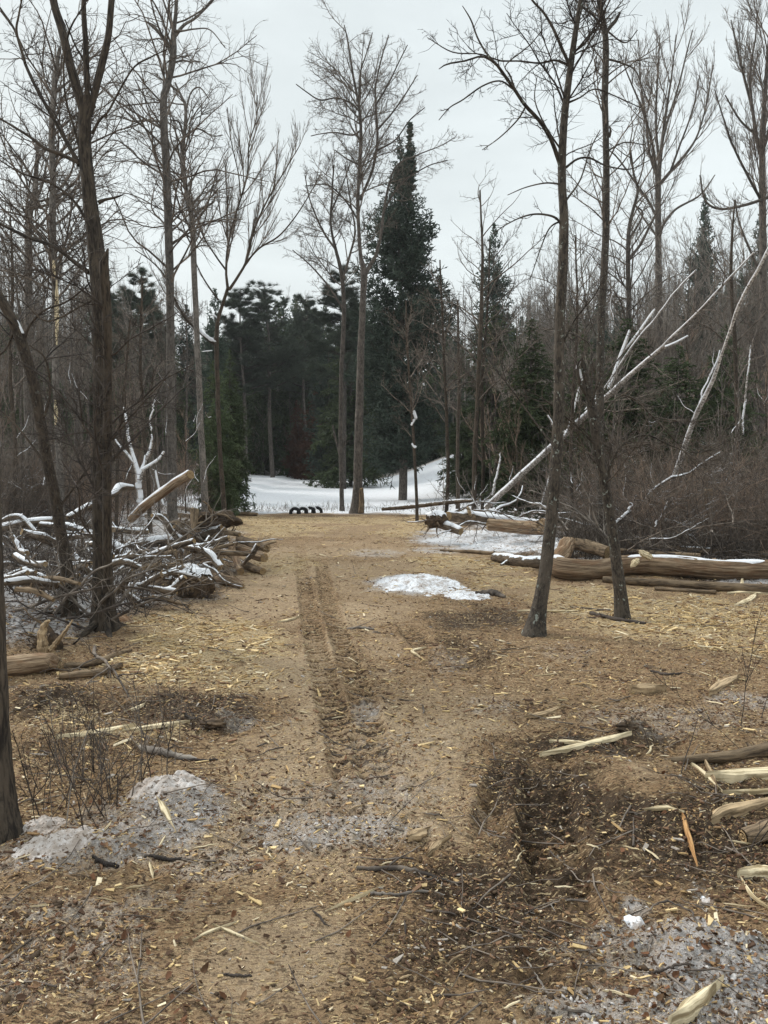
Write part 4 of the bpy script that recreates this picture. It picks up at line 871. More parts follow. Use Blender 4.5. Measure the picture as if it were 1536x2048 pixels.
tree('bare_tree', 'dark curved tree standing alone at the track side with lichen on its foot', yR1,
     [[(1068, 1272, 42), (1078, 1215, 35), (1088, 1160, 35), (1098, 1090, 35), (1107, 1000, 34), (1113, 900, 32), (1117, 800, 30), (1119, 650, 28), (1126, 520, 27), (1128, 440, 25), (1124, 370, 23), (1124, 310, 22), (1128, 250, 20), (1134, 195, 19), (1142, 130, 17), (1153, 50, 15), (1161, 0, 13), (1172, -120, 10), (1180, -300, 6)]],
     [[(1122, 335, 12), (1112, 305, 11), (1100, 275, 10), (1078, 240, 9.5), (1050, 210, 9), (1030, 180, 8.5), (1010, 152, 8), (992, 128, 7), (965, 113, 5), (930, 122, 4.5), (895, 128, 4), (878, 138, 2)],
      [(994, 130, 6), (972, 105, 5), (955, 75, 4.5), (942, 40, 4), (925, 12, 2)], [(1030, 180, 6), (1020, 150, 4), (1012, 130, 3), (1060, 90, 3), (1085, 60, 2)],
      [(1026, 178, 5), (1000, 162, 4), (965, 172, 4), (925, 200, 3.5), (900, 215, 3), (878, 240, 2)], [(1140, 132, 8), (1112, 120, 5.5), (1080, 126, 4.5), (1040, 122, 4), (1000, 121, 4), (960, 108, 3), (905, 104, 3), (855, 75, 2)],
      [(1139, 130, 9), (1125, 100, 8), (1108, 60, 7), (1088, 25, 6), (1065, 0, 5), (1040, -40, 3)], [(1128, 460, 8), (1112, 436, 6), (1080, 428, 5), (1050, 432, 4), (1015, 448, 3), (985, 468, 2)],
      [(1132, 335, 7), (1155, 318, 5.5), (1180, 316, 5), (1215, 332, 4), (1262, 338, 3), (1300, 320, 2)], [(1122, 368, 5), (1090, 366, 4), (1050, 375, 3), (1015, 390, 2)], [(1128, 440, 6), (1100, 455, 4), (1080, 500, 3), (1060, 560, 2)],
      [(1146, 105, 7), (1168, 88, 5), (1190, 60, 4), (1230, 20, 3), (1260, -20, 2)], [(1137, 205, 6), (1160, 195, 4), (1190, 178, 3.5), (1230, 192, 3), (1280, 215, 2)], [(1122, 300, 5), (1090, 250, 4), (1070, 200, 3), (1075, 150, 2)],
      [(1133, 400, 6), (1160, 360, 4), (1180, 300, 3.5), (1200, 260, 2.5)], [(1052, 212, 5), (1035, 240, 4), (1000, 275, 3), (965, 300, 2)], [(1120, 700, 6), (1150, 640, 4), (1190, 590, 3), (1215, 540, 2)], [(1113, 900, 6), (1060, 830, 4.5), (1010, 760, 4), (960, 700, 3), (920, 660, 2)]],
     'bark_lichen', 'twig_dark', ws=.70, lv=LV(9, 5, 3, .34, .5, .5, .03, .14, .0022, (30, 70)), root_n=0, flare=1.8, hi=True, wob=.015, disp=.06, trunk_t0=.55, topn=90,
     snow=[([(1062, 1266, 26), (1070, 1240, 22)], 50, .12, .55)])
yR2 = G(1245, 1236)[1]
tree('bare_tree', 'lichened leaning tree with a snapped forked top and a pale split at its foot', yR2,
     [[(1245, 1237, 27), (1240, 1180, 29), (1230, 1100, 28), (1218, 1020, 26), (1206, 950, 26), (1194, 880, 25), (1184, 820, 25), (1175, 770, 20), (1168, 735, 14), (1162, 715, 8)]],
     [[(1180, 800, 11), (1160, 765, 9), (1156, 730, 6), (1166, 715, 3)], [(1180, 800, 8), (1185, 740, 6), (1180, 720, 4)],
      [(1172, 805, 6), (1190, 780, 5), (1215, 745, 4), (1240, 715, 3), (1262, 690, 2)], [(1210, 960, 6), (1240, 895, 5), (1290, 870, 4), (1340, 890, 3), (1400, 905, 2.5), (1500, 860, 2)], [(1200, 900, 5), (1150, 850, 4), (1090, 800, 3), (1050, 780, 2)],
      [(1190, 850, 5), (1250, 790, 4), (1330, 860, 3), (1400, 940, 2)], [(1176, 760, 5), (1180, 690, 4), (1120, 660, 3), (1090, 660, 2)]],
     'bark_lichen', 'twig', ws=.74, lv=LV(11, 6, 5, .5, .5, .5, .04, .12, .0026), hi=True, flare=1.7, root_n=0, wob=.02, disp=.07, trunk_t0=.4,
     snow=[([(1161, 762, 8), (1157, 738, 7), (1165, 718, 4)], 70, .3, 1.)])
tree('bare_tree', 'tall straight mottled trunk standing between the two near trees', 13.,
     [[(1204, 1080, 22), (1202, 980, 21), (1200, 880, 20), (1200, 760, 19), (1202, 640, 18), (1208, 540, 18), (1213, 450, 17), (1213, 350, 16), (1211, 250, 15), (1210, 180, 16), (1212, 100, 15), (1208, 50, 13), (1200, 10, 11), (1190, -40, 9), (1180, -160, 6)]],
     [[(1212, 65, 9), (1222, 52, 8), (1232, 40, 8), (1240, 25, 4)], [(1218, 275, 7), (1221, 262, 5), (1219, 252, 3)], [(1206, 62, 6), (1190, 35, 5), (1172, 20, 5), (1150, 0, 4)], [(1214, 118, 5), (1240, 125, 4), (1270, 140, 3), (1285, 175, 2.5), (1300, 210, 2)], [(1218, 300, 4), (1250, 285, 3), (1290, 290, 2)],
      [(1212, 60, 4), (1250, 85, 3), (1275, 60, 2)], [(1204, 700, 4), (1180, 640, 3), (1165, 560, 2.5), (1160, 480, 2)]],
     'bark_lichen', 'twig', ws=.80, lv=LV(9, 5, 4, .5, .5, .5, .04, .14, .003), trunk_t0=.4, flare=1.3, lmax=1.3)
tree('bare_tree', 'broad fan-crowned maple rising over the woods beyond the leaning birch', 29.,
     [[(1322, 1000, 18), (1320, 850, 17), (1319, 700, 16), (1318, 600, 15), (1317, 500, 14), (1316, 420, 13), (1317, 360, 11), (1322, 300, 8), (1330, 240, 6), (1342, 160, 4), (1352, 70, 2)]],
     [[(1316, 400, 9), (1312, 340, 7), (1303, 280, 5), (1285, 220, 4), (1260, 160, 3), (1240, 110, 2)], [(1318, 370, 8), (1340, 345, 7), (1370, 310, 6), (1395, 270, 4), (1415, 200, 3), (1425, 130, 2)], [(1318, 330, 7), (1330, 260, 5), (1355, 180, 4), (1375, 100, 3), (1385, 60, 2)],
      [(1316, 360, 7), (1300, 310, 5), (1292, 240, 4), (1280, 160, 3), (1278, 80, 2)], [(1316, 440, 6), (1295, 400, 5), (1260, 350, 4), (1230, 310, 3), (1200, 290, 2)], [(1318, 330, 6), (1312, 250, 5), (1315, 160, 4), (1320, 70, 2)], [(1340, 345, 5), (1360, 290, 4), (1385, 220, 3), (1400, 150, 2)],
      [(1319, 480, 5), (1290, 440, 4), (1270, 410, 3)], [(1320, 460, 6), (1350, 420, 5), (1400, 390, 3.5), (1430, 350, 2)]],
     'bark_far', 'twig', lv=LV(13, 7, 4, .40, .5, .5, .09, .06, .0048, (15, 38)), lim_slope=.4, trunk_n=4, trunk_t0=.5, topn=60)
tree('bare_tree', 'wide-crowned bare tree rising at the picture edge above the brown thicket', 24.,
     [[(1530, 980, 20), (1529, 800, 18), (1527, 620, 17), (1526, 480, 15), (1525, 380, 14), (1524, 310, 13), (1526, 240, 10), (1532, 160, 8), (1540, 60, 5), (1545, -20, 3)]],
     [[(1524, 320, 9), (1512, 270, 8), (1505, 220, 6), (1490, 160, 5), (1475, 100, 4), (1462, 40, 2)], [(1526, 300, 8), (1545, 240, 6), (1570, 160, 4), (1590, 80, 3)], [(1522, 400, 6), (1490, 340, 5), (1465, 290, 4), (1445, 230, 3), (1430, 180, 2)], [(1505, 220, 5), (1500, 150, 4), (1510, 80, 3), (1515, 20, 2)],
      [(1528, 560, 6), (1500, 500, 5), (1480, 450, 4), (1470, 400, 3)], [(1536, 395, 7), (1490, 410, 6), (1440, 418, 5), (1410, 400, 4), (1400, 350, 3)], [(1512, 270, 5), (1480, 240, 4), (1450, 190, 2.5)]],
     'bark_far', 'twig', lv=LV(14, 8, 5, .42, .5, .5, .08, .07, .0048, (15, 40)), lim_slope=.4, trunk_n=3, trunk_t0=.5)
tree('bare_tree', 'crooked thin tree zigzagging up between the mottled trunk and the maple', 22.,
     [[(1262, 1010, 14), (1258, 850, 13), (1256, 700, 12), (1257, 600, 11), (1256, 520, 10), (1258, 460, 8), (1266, 420, 7), (1276, 380, 6), (1268, 350, 5), (1262, 300, 3)]],
     [[(1258, 480, 5), (1285, 430, 4), (1270, 410, 3)], [(1256, 520, 7), (1280, 490, 6), (1298, 455, 5), (1312, 430, 3)]], 'bark_far', 'twig', lv=LV(12, 7, 5, .8, .5, .5, .03, .16, .0045), trunk_t0=.4, trunk_n=6)
# snow-covered leaning stems
def leaner(label, pts, Y0, Y1, branches=(), mat='birch', cover=.95, phi=95, name='leaning_birch', twn=6, cat='tree', tk=.14):
    L = np.linspace(0, 1, len(pts)); Q = []
    for p, t in zip(pts, L):
        q = W(p[0], p[1], Y0 + (Y1 - Y0) * t); Q.append([*q, p[2] * .72 * q[1] / FPX / 2])
    n = 70; S = spline(Q, n); P, R = S[:, :3], S[:, 3]
    P[:, 2] += .05 * (fbm(np.linspace(0, 7, n), np.zeros(n) + 3 + Y0, 3, 43) - .5); P[:, 0] += .05 * (fbm(np.linspace(0, 9, n), np.zeros(n) + Y0, 3, 41) - .5)
    org = P[0].copy(); root = thing(name, label, cat, org); g = Geo(); g.tubes(P, R, 12, True, barkdisp(.06)); g.build('trunk', M[mat], root, org)
    gs = Geo(); snowcap(gs, P, R, phi, tk, cover, int(rng.integers(0, 60)), 1.6, .008); 
    BP = []; BR = []
    gb = Geo()
    for b in branches:
        Yb = b[0]; Qb = []
        for p in b[1]: q = W(p[0], p[1], Yb); Qb.append([*q, p[2] * q[1] / FPX / 2])
        Sb = spline(Qb, 26); gb = Geo(); gb.tubes(Sb[:, :3], Sb[:, 3], 8, True); bo = gb.build('branch', M[mat], root, org); g5 = Geo(); snowcap(g5, Sb[:, :3], Sb[:, 3], phi, .2, cover * .9, int(rng.integers(0, 60)), 2.5, .004); g5.build('snow_cap', M['snow'], bo, org); BP.append(Sb[:, :3]); BR.append(Sb[:, 3])
    gs.build('snow_cap', M['snow'], root, org)
    if twn:
        i = np.linspace(0, n - 1, 26).astype(int); A = np.stack([P[i]] + BP); B = np.stack([R[i]] + BR); gt = Geo(); a = grow(A, B, twn, .3, 1, (30, 60), .22, .01, 8, .1, .03, 1, .004); gt.tubes(*a, 4); b_ = grow(*a, 5, ang=(25, 60), lr=.5, rr=.012, N=6, rmin=.0035); gt.tubes(*b_, 3); gt.build('crown', M['twig'], root, org)
    return root
leaner('long snow-covered birch leaning steeply across the woods, the biggest white diagonal', [(971, 1017, 16), (1036, 955, 16), (1102, 894, 16), (1179, 824, 17), (1222, 786, 15), (1270, 742, 13), (1315, 703, 12), (1343, 675, 10), (1385, 635, 8), (1425, 594, 7), (1507, 506, 4)], 19., 12.5,
       [(14.2, [(1330, 695, 6), (1352, 686, 6), (1376, 672, 4)]), (14.8, [(1218, 778, 8), (1230, 745, 8), (1240, 715, 7), (1250, 690, 7), (1260, 660, 5)]), (14.8, [(1250, 700, 5), (1275, 668, 5), (1300, 632, 5), (1310, 618, 3)])])
leaner('snow-plastered birch leaning up beside the brown thicket, upper end at the picture edge', [(1341, 975, 12), (1348, 955, 13), (1368, 900, 13), (1387, 845, 13), (1408, 797, 12), (1430, 747, 9), (1447, 698, 6), (1464, 650, 8), (1480, 605, 8), (1500, 566, 8), (1521, 528, 8), (1560, 455, 6)], 15.5, 12.5, cover=.8)
leaner('broken snowy stem standing in front of the long leaning birch', [(1080, 1020, 6), (1098, 960, 6), (1120, 890, 6), (1140, 850, 6), (1152, 800, 5), (1160, 770, 4)], 17.4, 17.2, name='dead_sapling', cover=.75, twn=3)
leaner('thin snowy dead stem crossing high over the dark hemlocks', [(1170, 820, 5), (1215, 770, 4), (1260, 700, 5), (1308, 640, 5), (1345, 590, 4), (1392, 540, 4)], 14.5, 13., name='dead_sapling', cover=.6, twn=3)
leaner('short snowy dead stem rising from the shrubs by the brown thicket', [(1100, 960, 7), (1105, 910, 6), (1112, 870, 5), (1095, 830, 4)], 18., 18., name='dead_sapling', cover=.8, twn=2)
leaner('thin white dead stem beside the upper snowy birch', [(1396, 815, 4), (1415, 760, 3.5), (1430, 730, 3), (1441, 700, 2.5)], 15., 15., name='dead_sapling', cover=.7, twn=2)
leaner('low snowy arching stem over the brown thicket', [(1290, 1000, 7), (1310, 978, 8), (1345, 955, 8), (1375, 948, 5), (1400, 930, 3), (1440, 905, 2)], 13.5, 13.2, mat='twig_snowy', name='dead_sapling', cover=.8, twn=5)
leaner('dark hooked snowy stem at the edge of the log row', [(1228, 1050, 10), (1245, 1035, 9), (1258, 1022, 8), (1262, 1005, 5)], 12.2, 12.2, mat='twig_snowy', name='dead_sapling', cover=.8, twn=4)
leaner('white dead stem with forked top behind the log pile', [(985, 990, 8), (992, 960, 6), (998, 930, 5), (1000, 905, 3)], 20., 20., name='dead_sapling', cover=.9, twn=2)
leaner('slim snowy sapling stem by the hemlocks', [(1485, 870, 4), (1490, 800, 5), (1497, 740, 4), (1500, 690, 3)], 16., 16., name='dead_sapling', cover=.6, twn=4)
# white dead snag in the brush pile
leaner('bone-white snow-plastered dead snag with forked arms standing in the brush pile', [(286, 1120, 17), (284, 1060, 16), (281, 1000, 15), (276, 955, 15), (270, 930, 11), (262, 898, 8), (255, 865, 7), (250, 840, 7), (249, 812, 4)], 12.3, 12.3,
       [(12.2, [(278, 960, 9), (284, 942, 9), (290, 925, 7), (292, 910, 6)]), (12.1, [(284, 940, 7), (300, 930, 6), (318, 918, 6), (328, 903, 4)]), (12.4, [(291, 920, 7), (300, 900, 6), (304, 880, 5), (302, 868, 3)]), (12.3, [(268, 925, 6), (250, 903, 5), (240, 893, 4), (227, 875, 3)]), (12.3, [(310, 940, 4), (316, 970, 5), (326, 1010, 5)])], cover=1., phi=120, name='dead_snag', twn=3, tk=.3)
leaner('smaller snowy dead sprig standing beside the bone-white snag', [(303, 860, 3), (300, 845, 4), (306, 822, 3), (308, 800, 2)], 12.6, 12.6, name='dead_snag', cover=.9, twn=2)
# ------------------------------------------------------------------ logs
def log(label, pts, Y=None, mat='log', name='log', snow=0., cut=(1, 1), sphi=60, sth=.25, disp=.09, group=None, side=0, sides=20, sunk=.12, taper_end=None, cat='log', nub=0):
    """pts: (px, py centre, width px). Y: None = lies on the ground, else (Ystart, Yend)"""
    Q = []
    for i, p in enumerate(pts):
        t = i / (len(pts) - 1)
        if Y is None:
            q = G(p[0], p[1] + p[2] * .42); r = p[2] * q[1] / FPX / 2; q = np.array([q[0], q[1], q[2] + r * (1 - sunk)])
        else:
            q = W(p[0], p[1], Y[0] + (Y[1] - Y[0]) * t); r = p[2] * q[1] / FPX / 2
        Q.append([*q, r])
    n = 48; S = spline(Q, n); P, R = S[:, :3], S[:, 3]
    P += (np.stack([vn(np.linspace(0, 4, n), np.zeros(n) + k * 3 + rng.uniform(0, 50), 7) for k in range(3)], 1) - .5) * R.mean() * .35
    R = R * (.93 + .14 * vn(np.linspace(0, 9, n), np.zeros(n) + rng.uniform(0, 99), 8))
    org = P[n // 2].copy(); root = thing(name, label, cat, org, group)
    g = Geo(); g.tubes(P, R, sides, False, barkdisp(disp, 9, 1.2, int(rng.integers(0, 99)))); g.build('bark', M[mat], root, org)
    Vr = g.v[0].reshape(n, sides, 3)
    for e, on in ((0, cut[0]), (n - 1, cut[1])):
        ring = Vr[e]; c = P[e]; T = (P[1] - P[0]) if e == 0 else (P[-1] - P[-2]); T /= np.linalg.norm(T); sg = -1 if e == 0 else 1
        u = ring[0] - c; u /= np.linalg.norm(u); v = np.cross(T, u); K = 5
        VV = []; BK = []
        for kk in range(K + 1):
            f = 1 - kk / K; rr_ = c + (ring - c) * f * (1.0 if kk else 1.0); jit = rng.normal(0, R[e] * (.03 if on == 1 else .22), (sides, 1)) * (1 if kk else 0)
            rr_ = rr_ + T * sg * (.006 + jit); VV.append(rr_); d = rr_ - c; BK.append(np.stack([d @ u, d @ v, d @ v * 0], 1))
        VV = np.concatenate(VV); BK = np.concatenate(BK); i = np.arange(K)[:, None] * sides; j = np.arange(sides)[None]; j2 = (j + 1) % sides
        q = np.stack([i + j, i + j2, i + sides + j2, i + sides + j], -1).reshape(-1, 4)
        if e == 0: q = q[:, ::-1]
        gc = Geo(); gc.raw(VV, [q], BK); gc.build('cut_end', M['cut' if on == 1 else 'oldsplit'], root, org, smooth=False)
    if snow: gs = Geo(); snowcap(gs, P, R, sphi, sth, snow, int(rng.integers(0, 80)), 2.2, .012); gs.build('snow_cap', M['snow'], root, org)
    for k in range(nub):
        t = rng.uniform(.15, .9); i = int(t * (n - 1)); d = rng.normal(0, 1, 3); d[2] = abs(d[2]); T = P[i + 1] - P[i - 1]; T /= np.linalg.norm(T); d -= T * (d @ T); d = d / np.linalg.norm(d) + T * .6
        pp = walk(P[i][None] + 0, (d / np.linalg.norm(d))[None], np.array([R[i] * rng.uniform(2, 4)]), 6, .1, 0); gn = Geo(); gn.tubes(pp, np.linspace(R[i] * .38, R[i] * .2, 6)[None], 8, True); gn.build('branch_stub', M[mat], root, org)
    return root
# the row of logs at the clearing edge
log('longest thick weathered log lying at the clearing edge behind the leaning lichened tree', [(1108, 1133, 40), (1135, 1140, 46), (1200, 1138, 44), (1260, 1131, 42), (1330, 1132, 42), (1400, 1136, 42), (1480, 1139, 40), (1620, 1142, 38)], None, 'peeled', snow=.45, cut=(2, 1), sphi=36, sth=.05, disp=.2, nub=2)
log('thin straight log in front of the longest thick log', [(1206, 1160, 12), (1290, 1165, 15), (1390, 1170, 17), (1480, 1176, 20), (1600, 1182, 22)], None, 'log', disp=.1, cut=(1, 1))
log('slim pole lying on chips just below the thin straight log', [(1310, 1177, 7), (1370, 1181, 9), (1430, 1184, 8)], None, 'log', cut=(1, 1))
log('dark short log half buried between the icy mound and the lichened trees', [(986, 1116, 16), (1010, 1118, 22), (1050, 1124, 24), (1100, 1126, 26)], None, 'log_snowy', snow=.5, cut=(2, 1), sphi=40, sth=.12, nub=2)
log('broken upright-tilted block of dead wood at the head of the longest log', [(1112, 1122, 30), (1128, 1104, 34), (1138, 1084, 26)], (11.0, 11.3), 'peeled', cut=(1, 2), disp=.3)
log('rust-brown log slanting behind the leaning lichened tree', [(1150, 1090, 24), (1180, 1094, 26), (1215, 1104, 26)], (11.6, 11.2), 'log', cut=(1, 1), disp=.14)
log('snow-topped log, highest of the stacked row, running behind the dark curved tree', [(936, 1030, 15), (990, 1040, 18), (1040, 1047, 20), (1092, 1054, 20)], (15.6, 15.0), 'log_snowy', snow=1., sphi=70, sth=.35, cut=(1, 1))
log('thick brown log lying under the snow-topped one', [(978, 1050, 24), (1030, 1053, 26), (1070, 1056, 28), (1100, 1056, 26)], (14.6, 14.3), 'peeled', cut=(2, 1), disp=.12)
log('short sawn log with a pale round end pointing at the track', [(948, 1036, 20), (920, 1034, 21), (897, 1032, 19)], (15.6, 14.9), 'log', snow=.5, sphi=45, sth=.15, cut=(1, 1))
log('small sawn log with a pale end below the round-ended one', [(874, 1046, 18), (895, 1054, 18), (922, 1062, 15)], (14.9, 14.4), 'log_snowy', snow=.9, sth=.3, cut=(2, 1))
log('tan broken block at the end of the thick brown log', [(1082, 1052, 28), (1092, 1054, 32), (1102, 1056, 28)], (14.1, 14.1), 'peeled', cut=(2, 1), disp=.25)
log('thin dark pole at the lower edge of the snowy patch', [(880, 1101, 5), (940, 1103, 8), (988, 1107, 6)], None, 'log', cut=(1, 1))
log('grey fallen trunk lying far back at the snow field edge', [(765, 1018, 8), (830, 1012, 9), (900, 1004, 9), (955, 1001, 7)], (23.5, 21.5), 'log_snowy', snow=.5, cut=(1, 1), sth=.2)
log('dark fallen pole lying in the brown thicket behind the longest log', [(1255, 1088, 10), (1340, 1096, 12), (1420, 1104, 14), (1560, 1112, 12)], (12.2, 11.6), 'log', snow=.3, cut=(1, 1), sth=.15)
log('brown pole behind the forked splinter on the longest log', [(1230, 1100, 8), (1300, 1105, 10), (1400, 1112, 10)], (11.5, 11.2), 'log', cut=(1, 1))
log('dark fallen log among splinters at the picture edge', [(1318, 1522, 10), (1370, 1520, 17), (1440, 1514, 22), (1500, 1505, 28), (1600, 1490, 34)], None, 'log', cut=(2, 1), nub=1, disp=.12)
log('dark short log in the muddy corner beside the ragged tan slab', [(1486, 1672, 30), (1520, 1664, 38), (1590, 1652, 42)], None, 'log', cut=(1, 1), disp=.12)
def torn(name, label, pts, Y, mat):
    Q = [[*W(p[0], p[1], Y), p[2] * Y / FPX / 2] for p in pts]; S = spline(Q, 20); P, R = S[:, :3], S[:, 3]
    g = Geo(); g.tubes(P + rng.normal(0, .004, P.shape), R * (1 + .04 * rng.normal(0, 1, 20)), 9, True, barkdisp(.45, 5, .5)); tag(g.build(name, M[mat], None, P[0], smooth=False), label, 'wood splinter')
torn('wood_splinter', 'stubby torn yellow chunk resting crosswise on the longest log', [(1278, 1103, 8), (1292, 1110, 16), (1303, 1117, 10)], 10.35, 'split')
torn('wood_splinter', 'flat torn yellow chunk hanging over the front of the longest log', [(1276, 1118, 6), (1270, 1126, 13), (1262, 1133, 5)], 10.15, 'split')
torn('wood_splinter', 'tan flake wedged on the stacked row of logs', [(935, 1014, 4), (938, 1022, 8), (940, 1031, 6)], 15.3, 'oldsplit')
# brush pile on the other side
log('sawn log propped up at a slant over the brush pile, round end in the air', [(262, 1038, 16), (300, 1004, 18), (345, 972, 18), (382, 949, 17)], (12.2, 11.2), 'peeled', snow=.9, sphi=62, sth=.25, cut=(2, 1))
log('long snow-covered log lying level along the top of the brush pile', [(262, 1090, 16), (310, 1083, 20), (360, 1080, 19), (400, 1072, 18), (445, 1058, 18)], (12.2, 11.4), 'log_snowy', snow=1., sphi=70, sth=.35, cut=(2, 1))
log('snowy log sloping down behind the tree with three stems', [(215, 1085, 18), (250, 1110, 20), (285, 1132, 20), (308, 1148, 16)], (10.6, 10.), 'log_snowy', snow=1., sphi=70, sth=.3, cut=(1, 1))
log('long dark bare branch lying diagonally across the front of the brush pile', [(232, 1178, 12), (290, 1165, 12), (345, 1140, 10), (400, 1113, 10), (440, 1095, 8), (475, 1086, 5)], (9.6, 10.6), 'log', cut=(2, 1), nub=2)
log('upright knobby stub rising from the middle of the brush pile', [(370, 1120, 13), (380, 1080, 14), (386, 1050, 13), (390, 1022, 17)], (10.9, 11.3), 'log', cut=(2, 2), nub=3, disp=.15)
log('thick short log lying toward the track at the foot of the brush pile', [(415, 1150, 20), (445, 1158, 22), (470, 1166, 20), (484, 1172, 12)], None, 'peeled', cut=(2, 1), disp=.14)
log('pale-barked log of the piled ends, standing nearly on end', [(462, 1092, 14), (470, 1115, 15), (482, 1142, 15)], (11.3, 10.3), 'peeled', cut=(1, 1))
log('uppermost of the piled log ends facing the track', [(478, 1078, 16), (505, 1087, 18), (535, 1098, 18)], (12., 11.5), 'log', cut=(1, 2), nub=1)
log('middle of the piled log ends facing the track', [(472, 1095, 18), (500, 1106, 20), (528, 1116, 19)], (11.4, 10.9), 'peeled', cut=(1, 1))
log('lowest of the piled log ends, resting on soil', [(480, 1125, 16), (505, 1136, 17), (525, 1143, 14)], None, 'log', cut=(1, 1))
log('short log with a pale face in the shade of the pile', [(405, 1118, 16), (422, 1122, 18), (440, 1124, 15)], (10.8, 10.5), 'peeled', cut=(1, 1))
log('dim log jammed under the piled log ends', [(440, 1128, 10), (455, 1142, 10), (468, 1156, 9)], (10.6, 10.2), 'log', cut=(1, 1))
log('snow-patched log buried in twigs behind the leaning dark tree', [(-20, 1060, 14), (60, 1045, 15), (120, 1040, 12)], (10.4, 10.8), 'log_snowy', snow=.9, sphi=70, sth=.35)
log('snowy bent bough arching behind the tree with three stems', [(268, 975, 8), (240, 975, 14), (225, 990, 12), (180, 1012, 12), (135, 1035, 9)], (12.8, 11.8), 'log_snowy', snow=.9, sphi=72, sth=.4, cut=(1, 2))
log('dark log lying flat below the snow-patched heap of twigs', [(20, 1165, 12), (80, 1160, 14), (180, 1158, 12), (230, 1160, 8)], (8.8, 9.2), 'log', snow=.4, sth=.2)
log('weathered splintered log jutting from behind the nearest tree', [(-60, 1345, 44), (0, 1335, 44), (50, 1328, 44), (95, 1325, 38), (120, 1330, 24)], None, 'peeled', cut=(2, 2), disp=.22)
log('small brown log below the tree with three stems', [(120, 1352, 12), (170, 1348, 16), (215, 1340, 15), (242, 1330, 10)], None, 'log', cut=(2, 1))
log('thin crooked log just above the small brown one', [(130, 1330, 10), (180, 1328, 12), (225, 1312, 12), (262, 1300, 6)], None, 'log', cut=(2, 1), nub=2)
log('knotted root limb lying on chips by the leaf-strewn edge', [(238, 1266, 8), (270, 1272, 14), (305, 1268, 10)], None, 'log', cut=(2, 2), nub=2)
log('snowy pole lying low in the brush behind the splintered log', [(40, 1235, 8), (90, 1238, 10), (150, 1230, 8)], (7.4, 7.7), 'log_snowy', snow=.9, sth=.4)
log('reddish broken slab of heartwood by the tree with three stems', [(236, 1238, 22), (252, 1246, 28), (268, 1258, 16)], (7.4, 7.2), 'peeled', cut=(2, 2), disp=.3)
# snow field edge far away
log('dark log lying at the far end of the track by the snow', [(465, 1028, 6), (490, 1028, 8), (515, 1029, 7)], None, 'log', cut=(1, 1))

# more short limbs and billets heaped between the named logs
bl = [(60, 1120, 14), (120, 1095, 12), (170, 1130, 16), (255, 1125, 12), (300, 1110, 13), (340, 1100, 14), (325, 1130, 16), (360, 1150, 13), (395, 1095, 12), (415, 1085, 15), (440, 1105, 13), (300, 1180, 12), (270, 1200, 13), (330, 1205, 10), (240, 1060, 13), (330, 1055, 12), (410, 1055, 11), (40, 1090, 13), (100, 1145, 12), (200, 1100, 12), (180, 1060, 11), (70, 1190, 12), (500, 1110, 10), (450, 1075, 12)]
for i, (px, py, wd) in enumerate(bl + [(rng.uniform(-10, 430), rng.uniform(1050, 1175), rng.uniform(9, 17)) for _ in range(22)]):
    Yb = G(px, py + 70)[1] if px < 230 else G(px, min(py + 60, 1215))[1]; a = rng.normal(0, .8) + (math.pi if rng.uniform() < .5 else 0); L = rng.uniform(30, 62); dx, dy = math.cos(a) * L, math.sin(a) * L * .6; sn_ = rng.uniform() < .7
    lb = 'snow-dusted limb heaped in the brush pile among larger logs' if sn_ else 'bare short limb heaped in the brush pile among larger logs'
    log(lb, [(px - dx, py - dy, wd * .9), (px + rng.normal(0, 5), py + rng.normal(0, 9), wd), (px + dx, py + dy, wd * .7)], (Yb, Yb + rng.uniform(-.5, .5)), 'log_snowy' if sn_ else 'log', 'brush_limb', snow=.55 if sn_ else 0, sphi=60, sth=.3, cut=(2, 1), group=lb, sides=12, cat='limb', nub=3, disp=.18)
# root wads
def root_wad(label, px, py, rpx, Y, nroot=26, snow=.6, sq=(1.2, .8, .9), mat='earth', rl=(.25, .7)):
    c = W(px, py, Y); r = rpx * Y / FPX; v, f = ico(4); n = fbm(v[:, 0] * 2 + 5 + px, v[:, 1] * 2 + v[:, 2] * 3, 4, 71); v2 = v * (0.6 + .8 * n)[:, None] * r * np.array(sq) + c
    root = thing('root_wad', label, 'root wad', c); g = Geo(); g.raw(v2, [f], v * r); g.build('soil_ball', M[mat], root, c)
    d = rng.normal(0, 1, (nroot, 3)); d /= np.linalg.norm(d, axis=1, keepdims=True); d[:, 1] -= .3
    P = walk(c + d * r * .55, d, r * rng.uniform(rl[0], rl[1], nroot) * 3, 9, .28, -.02); R = (r * rng.uniform(.05, .15, nroot))[:, None] * np.linspace(1, .25, 9)[None]
    for k in range(min(nroot, 12)): gr = Geo(); gr.tubes(P[k], R[k], 8, True, barkdisp(.12)); gr.build('root', M['log'], root, c)
    gr = Geo(); a = grow(P, R, 7, .2, 1, (30, 70), .4, .02, 6, .25, -.02, 1, .003); gr.tubes(*a, 4); gr.build('rootlets', M['twig_dark'], root, c)
    if snow:
        gs = Geo(); k = (v[:, 2] + 1.5 * (fbm(v[:, 0] * 5, v[:, 1] * 5 + v[:, 2] * 3, 4, 73) - .5) > 1 - snow * .85); vs = v * (0.6 + .8 * n)[:, None] * r * 1.02 * np.array(sq) + c + np.array([0, 0, .03]) * (k * (.3 + fbm(v[:, 0] * 9, v[:, 1] * 9, 3, 77)))[:, None]; fk = k[f].all(1)
        gs.raw(vs, [f[fk]], v * r); gs.build('snow_cap', M['snow'], root, c)
    return root
root_wad('earthy root wad with snow on top, nearest heap of the brush pile', 383, 1172, 40, 8.9, 26, .75)
root_wad('splayed dark root mass on top of the brush pile beside the snowy log', 432, 1040, 30, 11.6, 22, 0., (1.5, .9, .6))
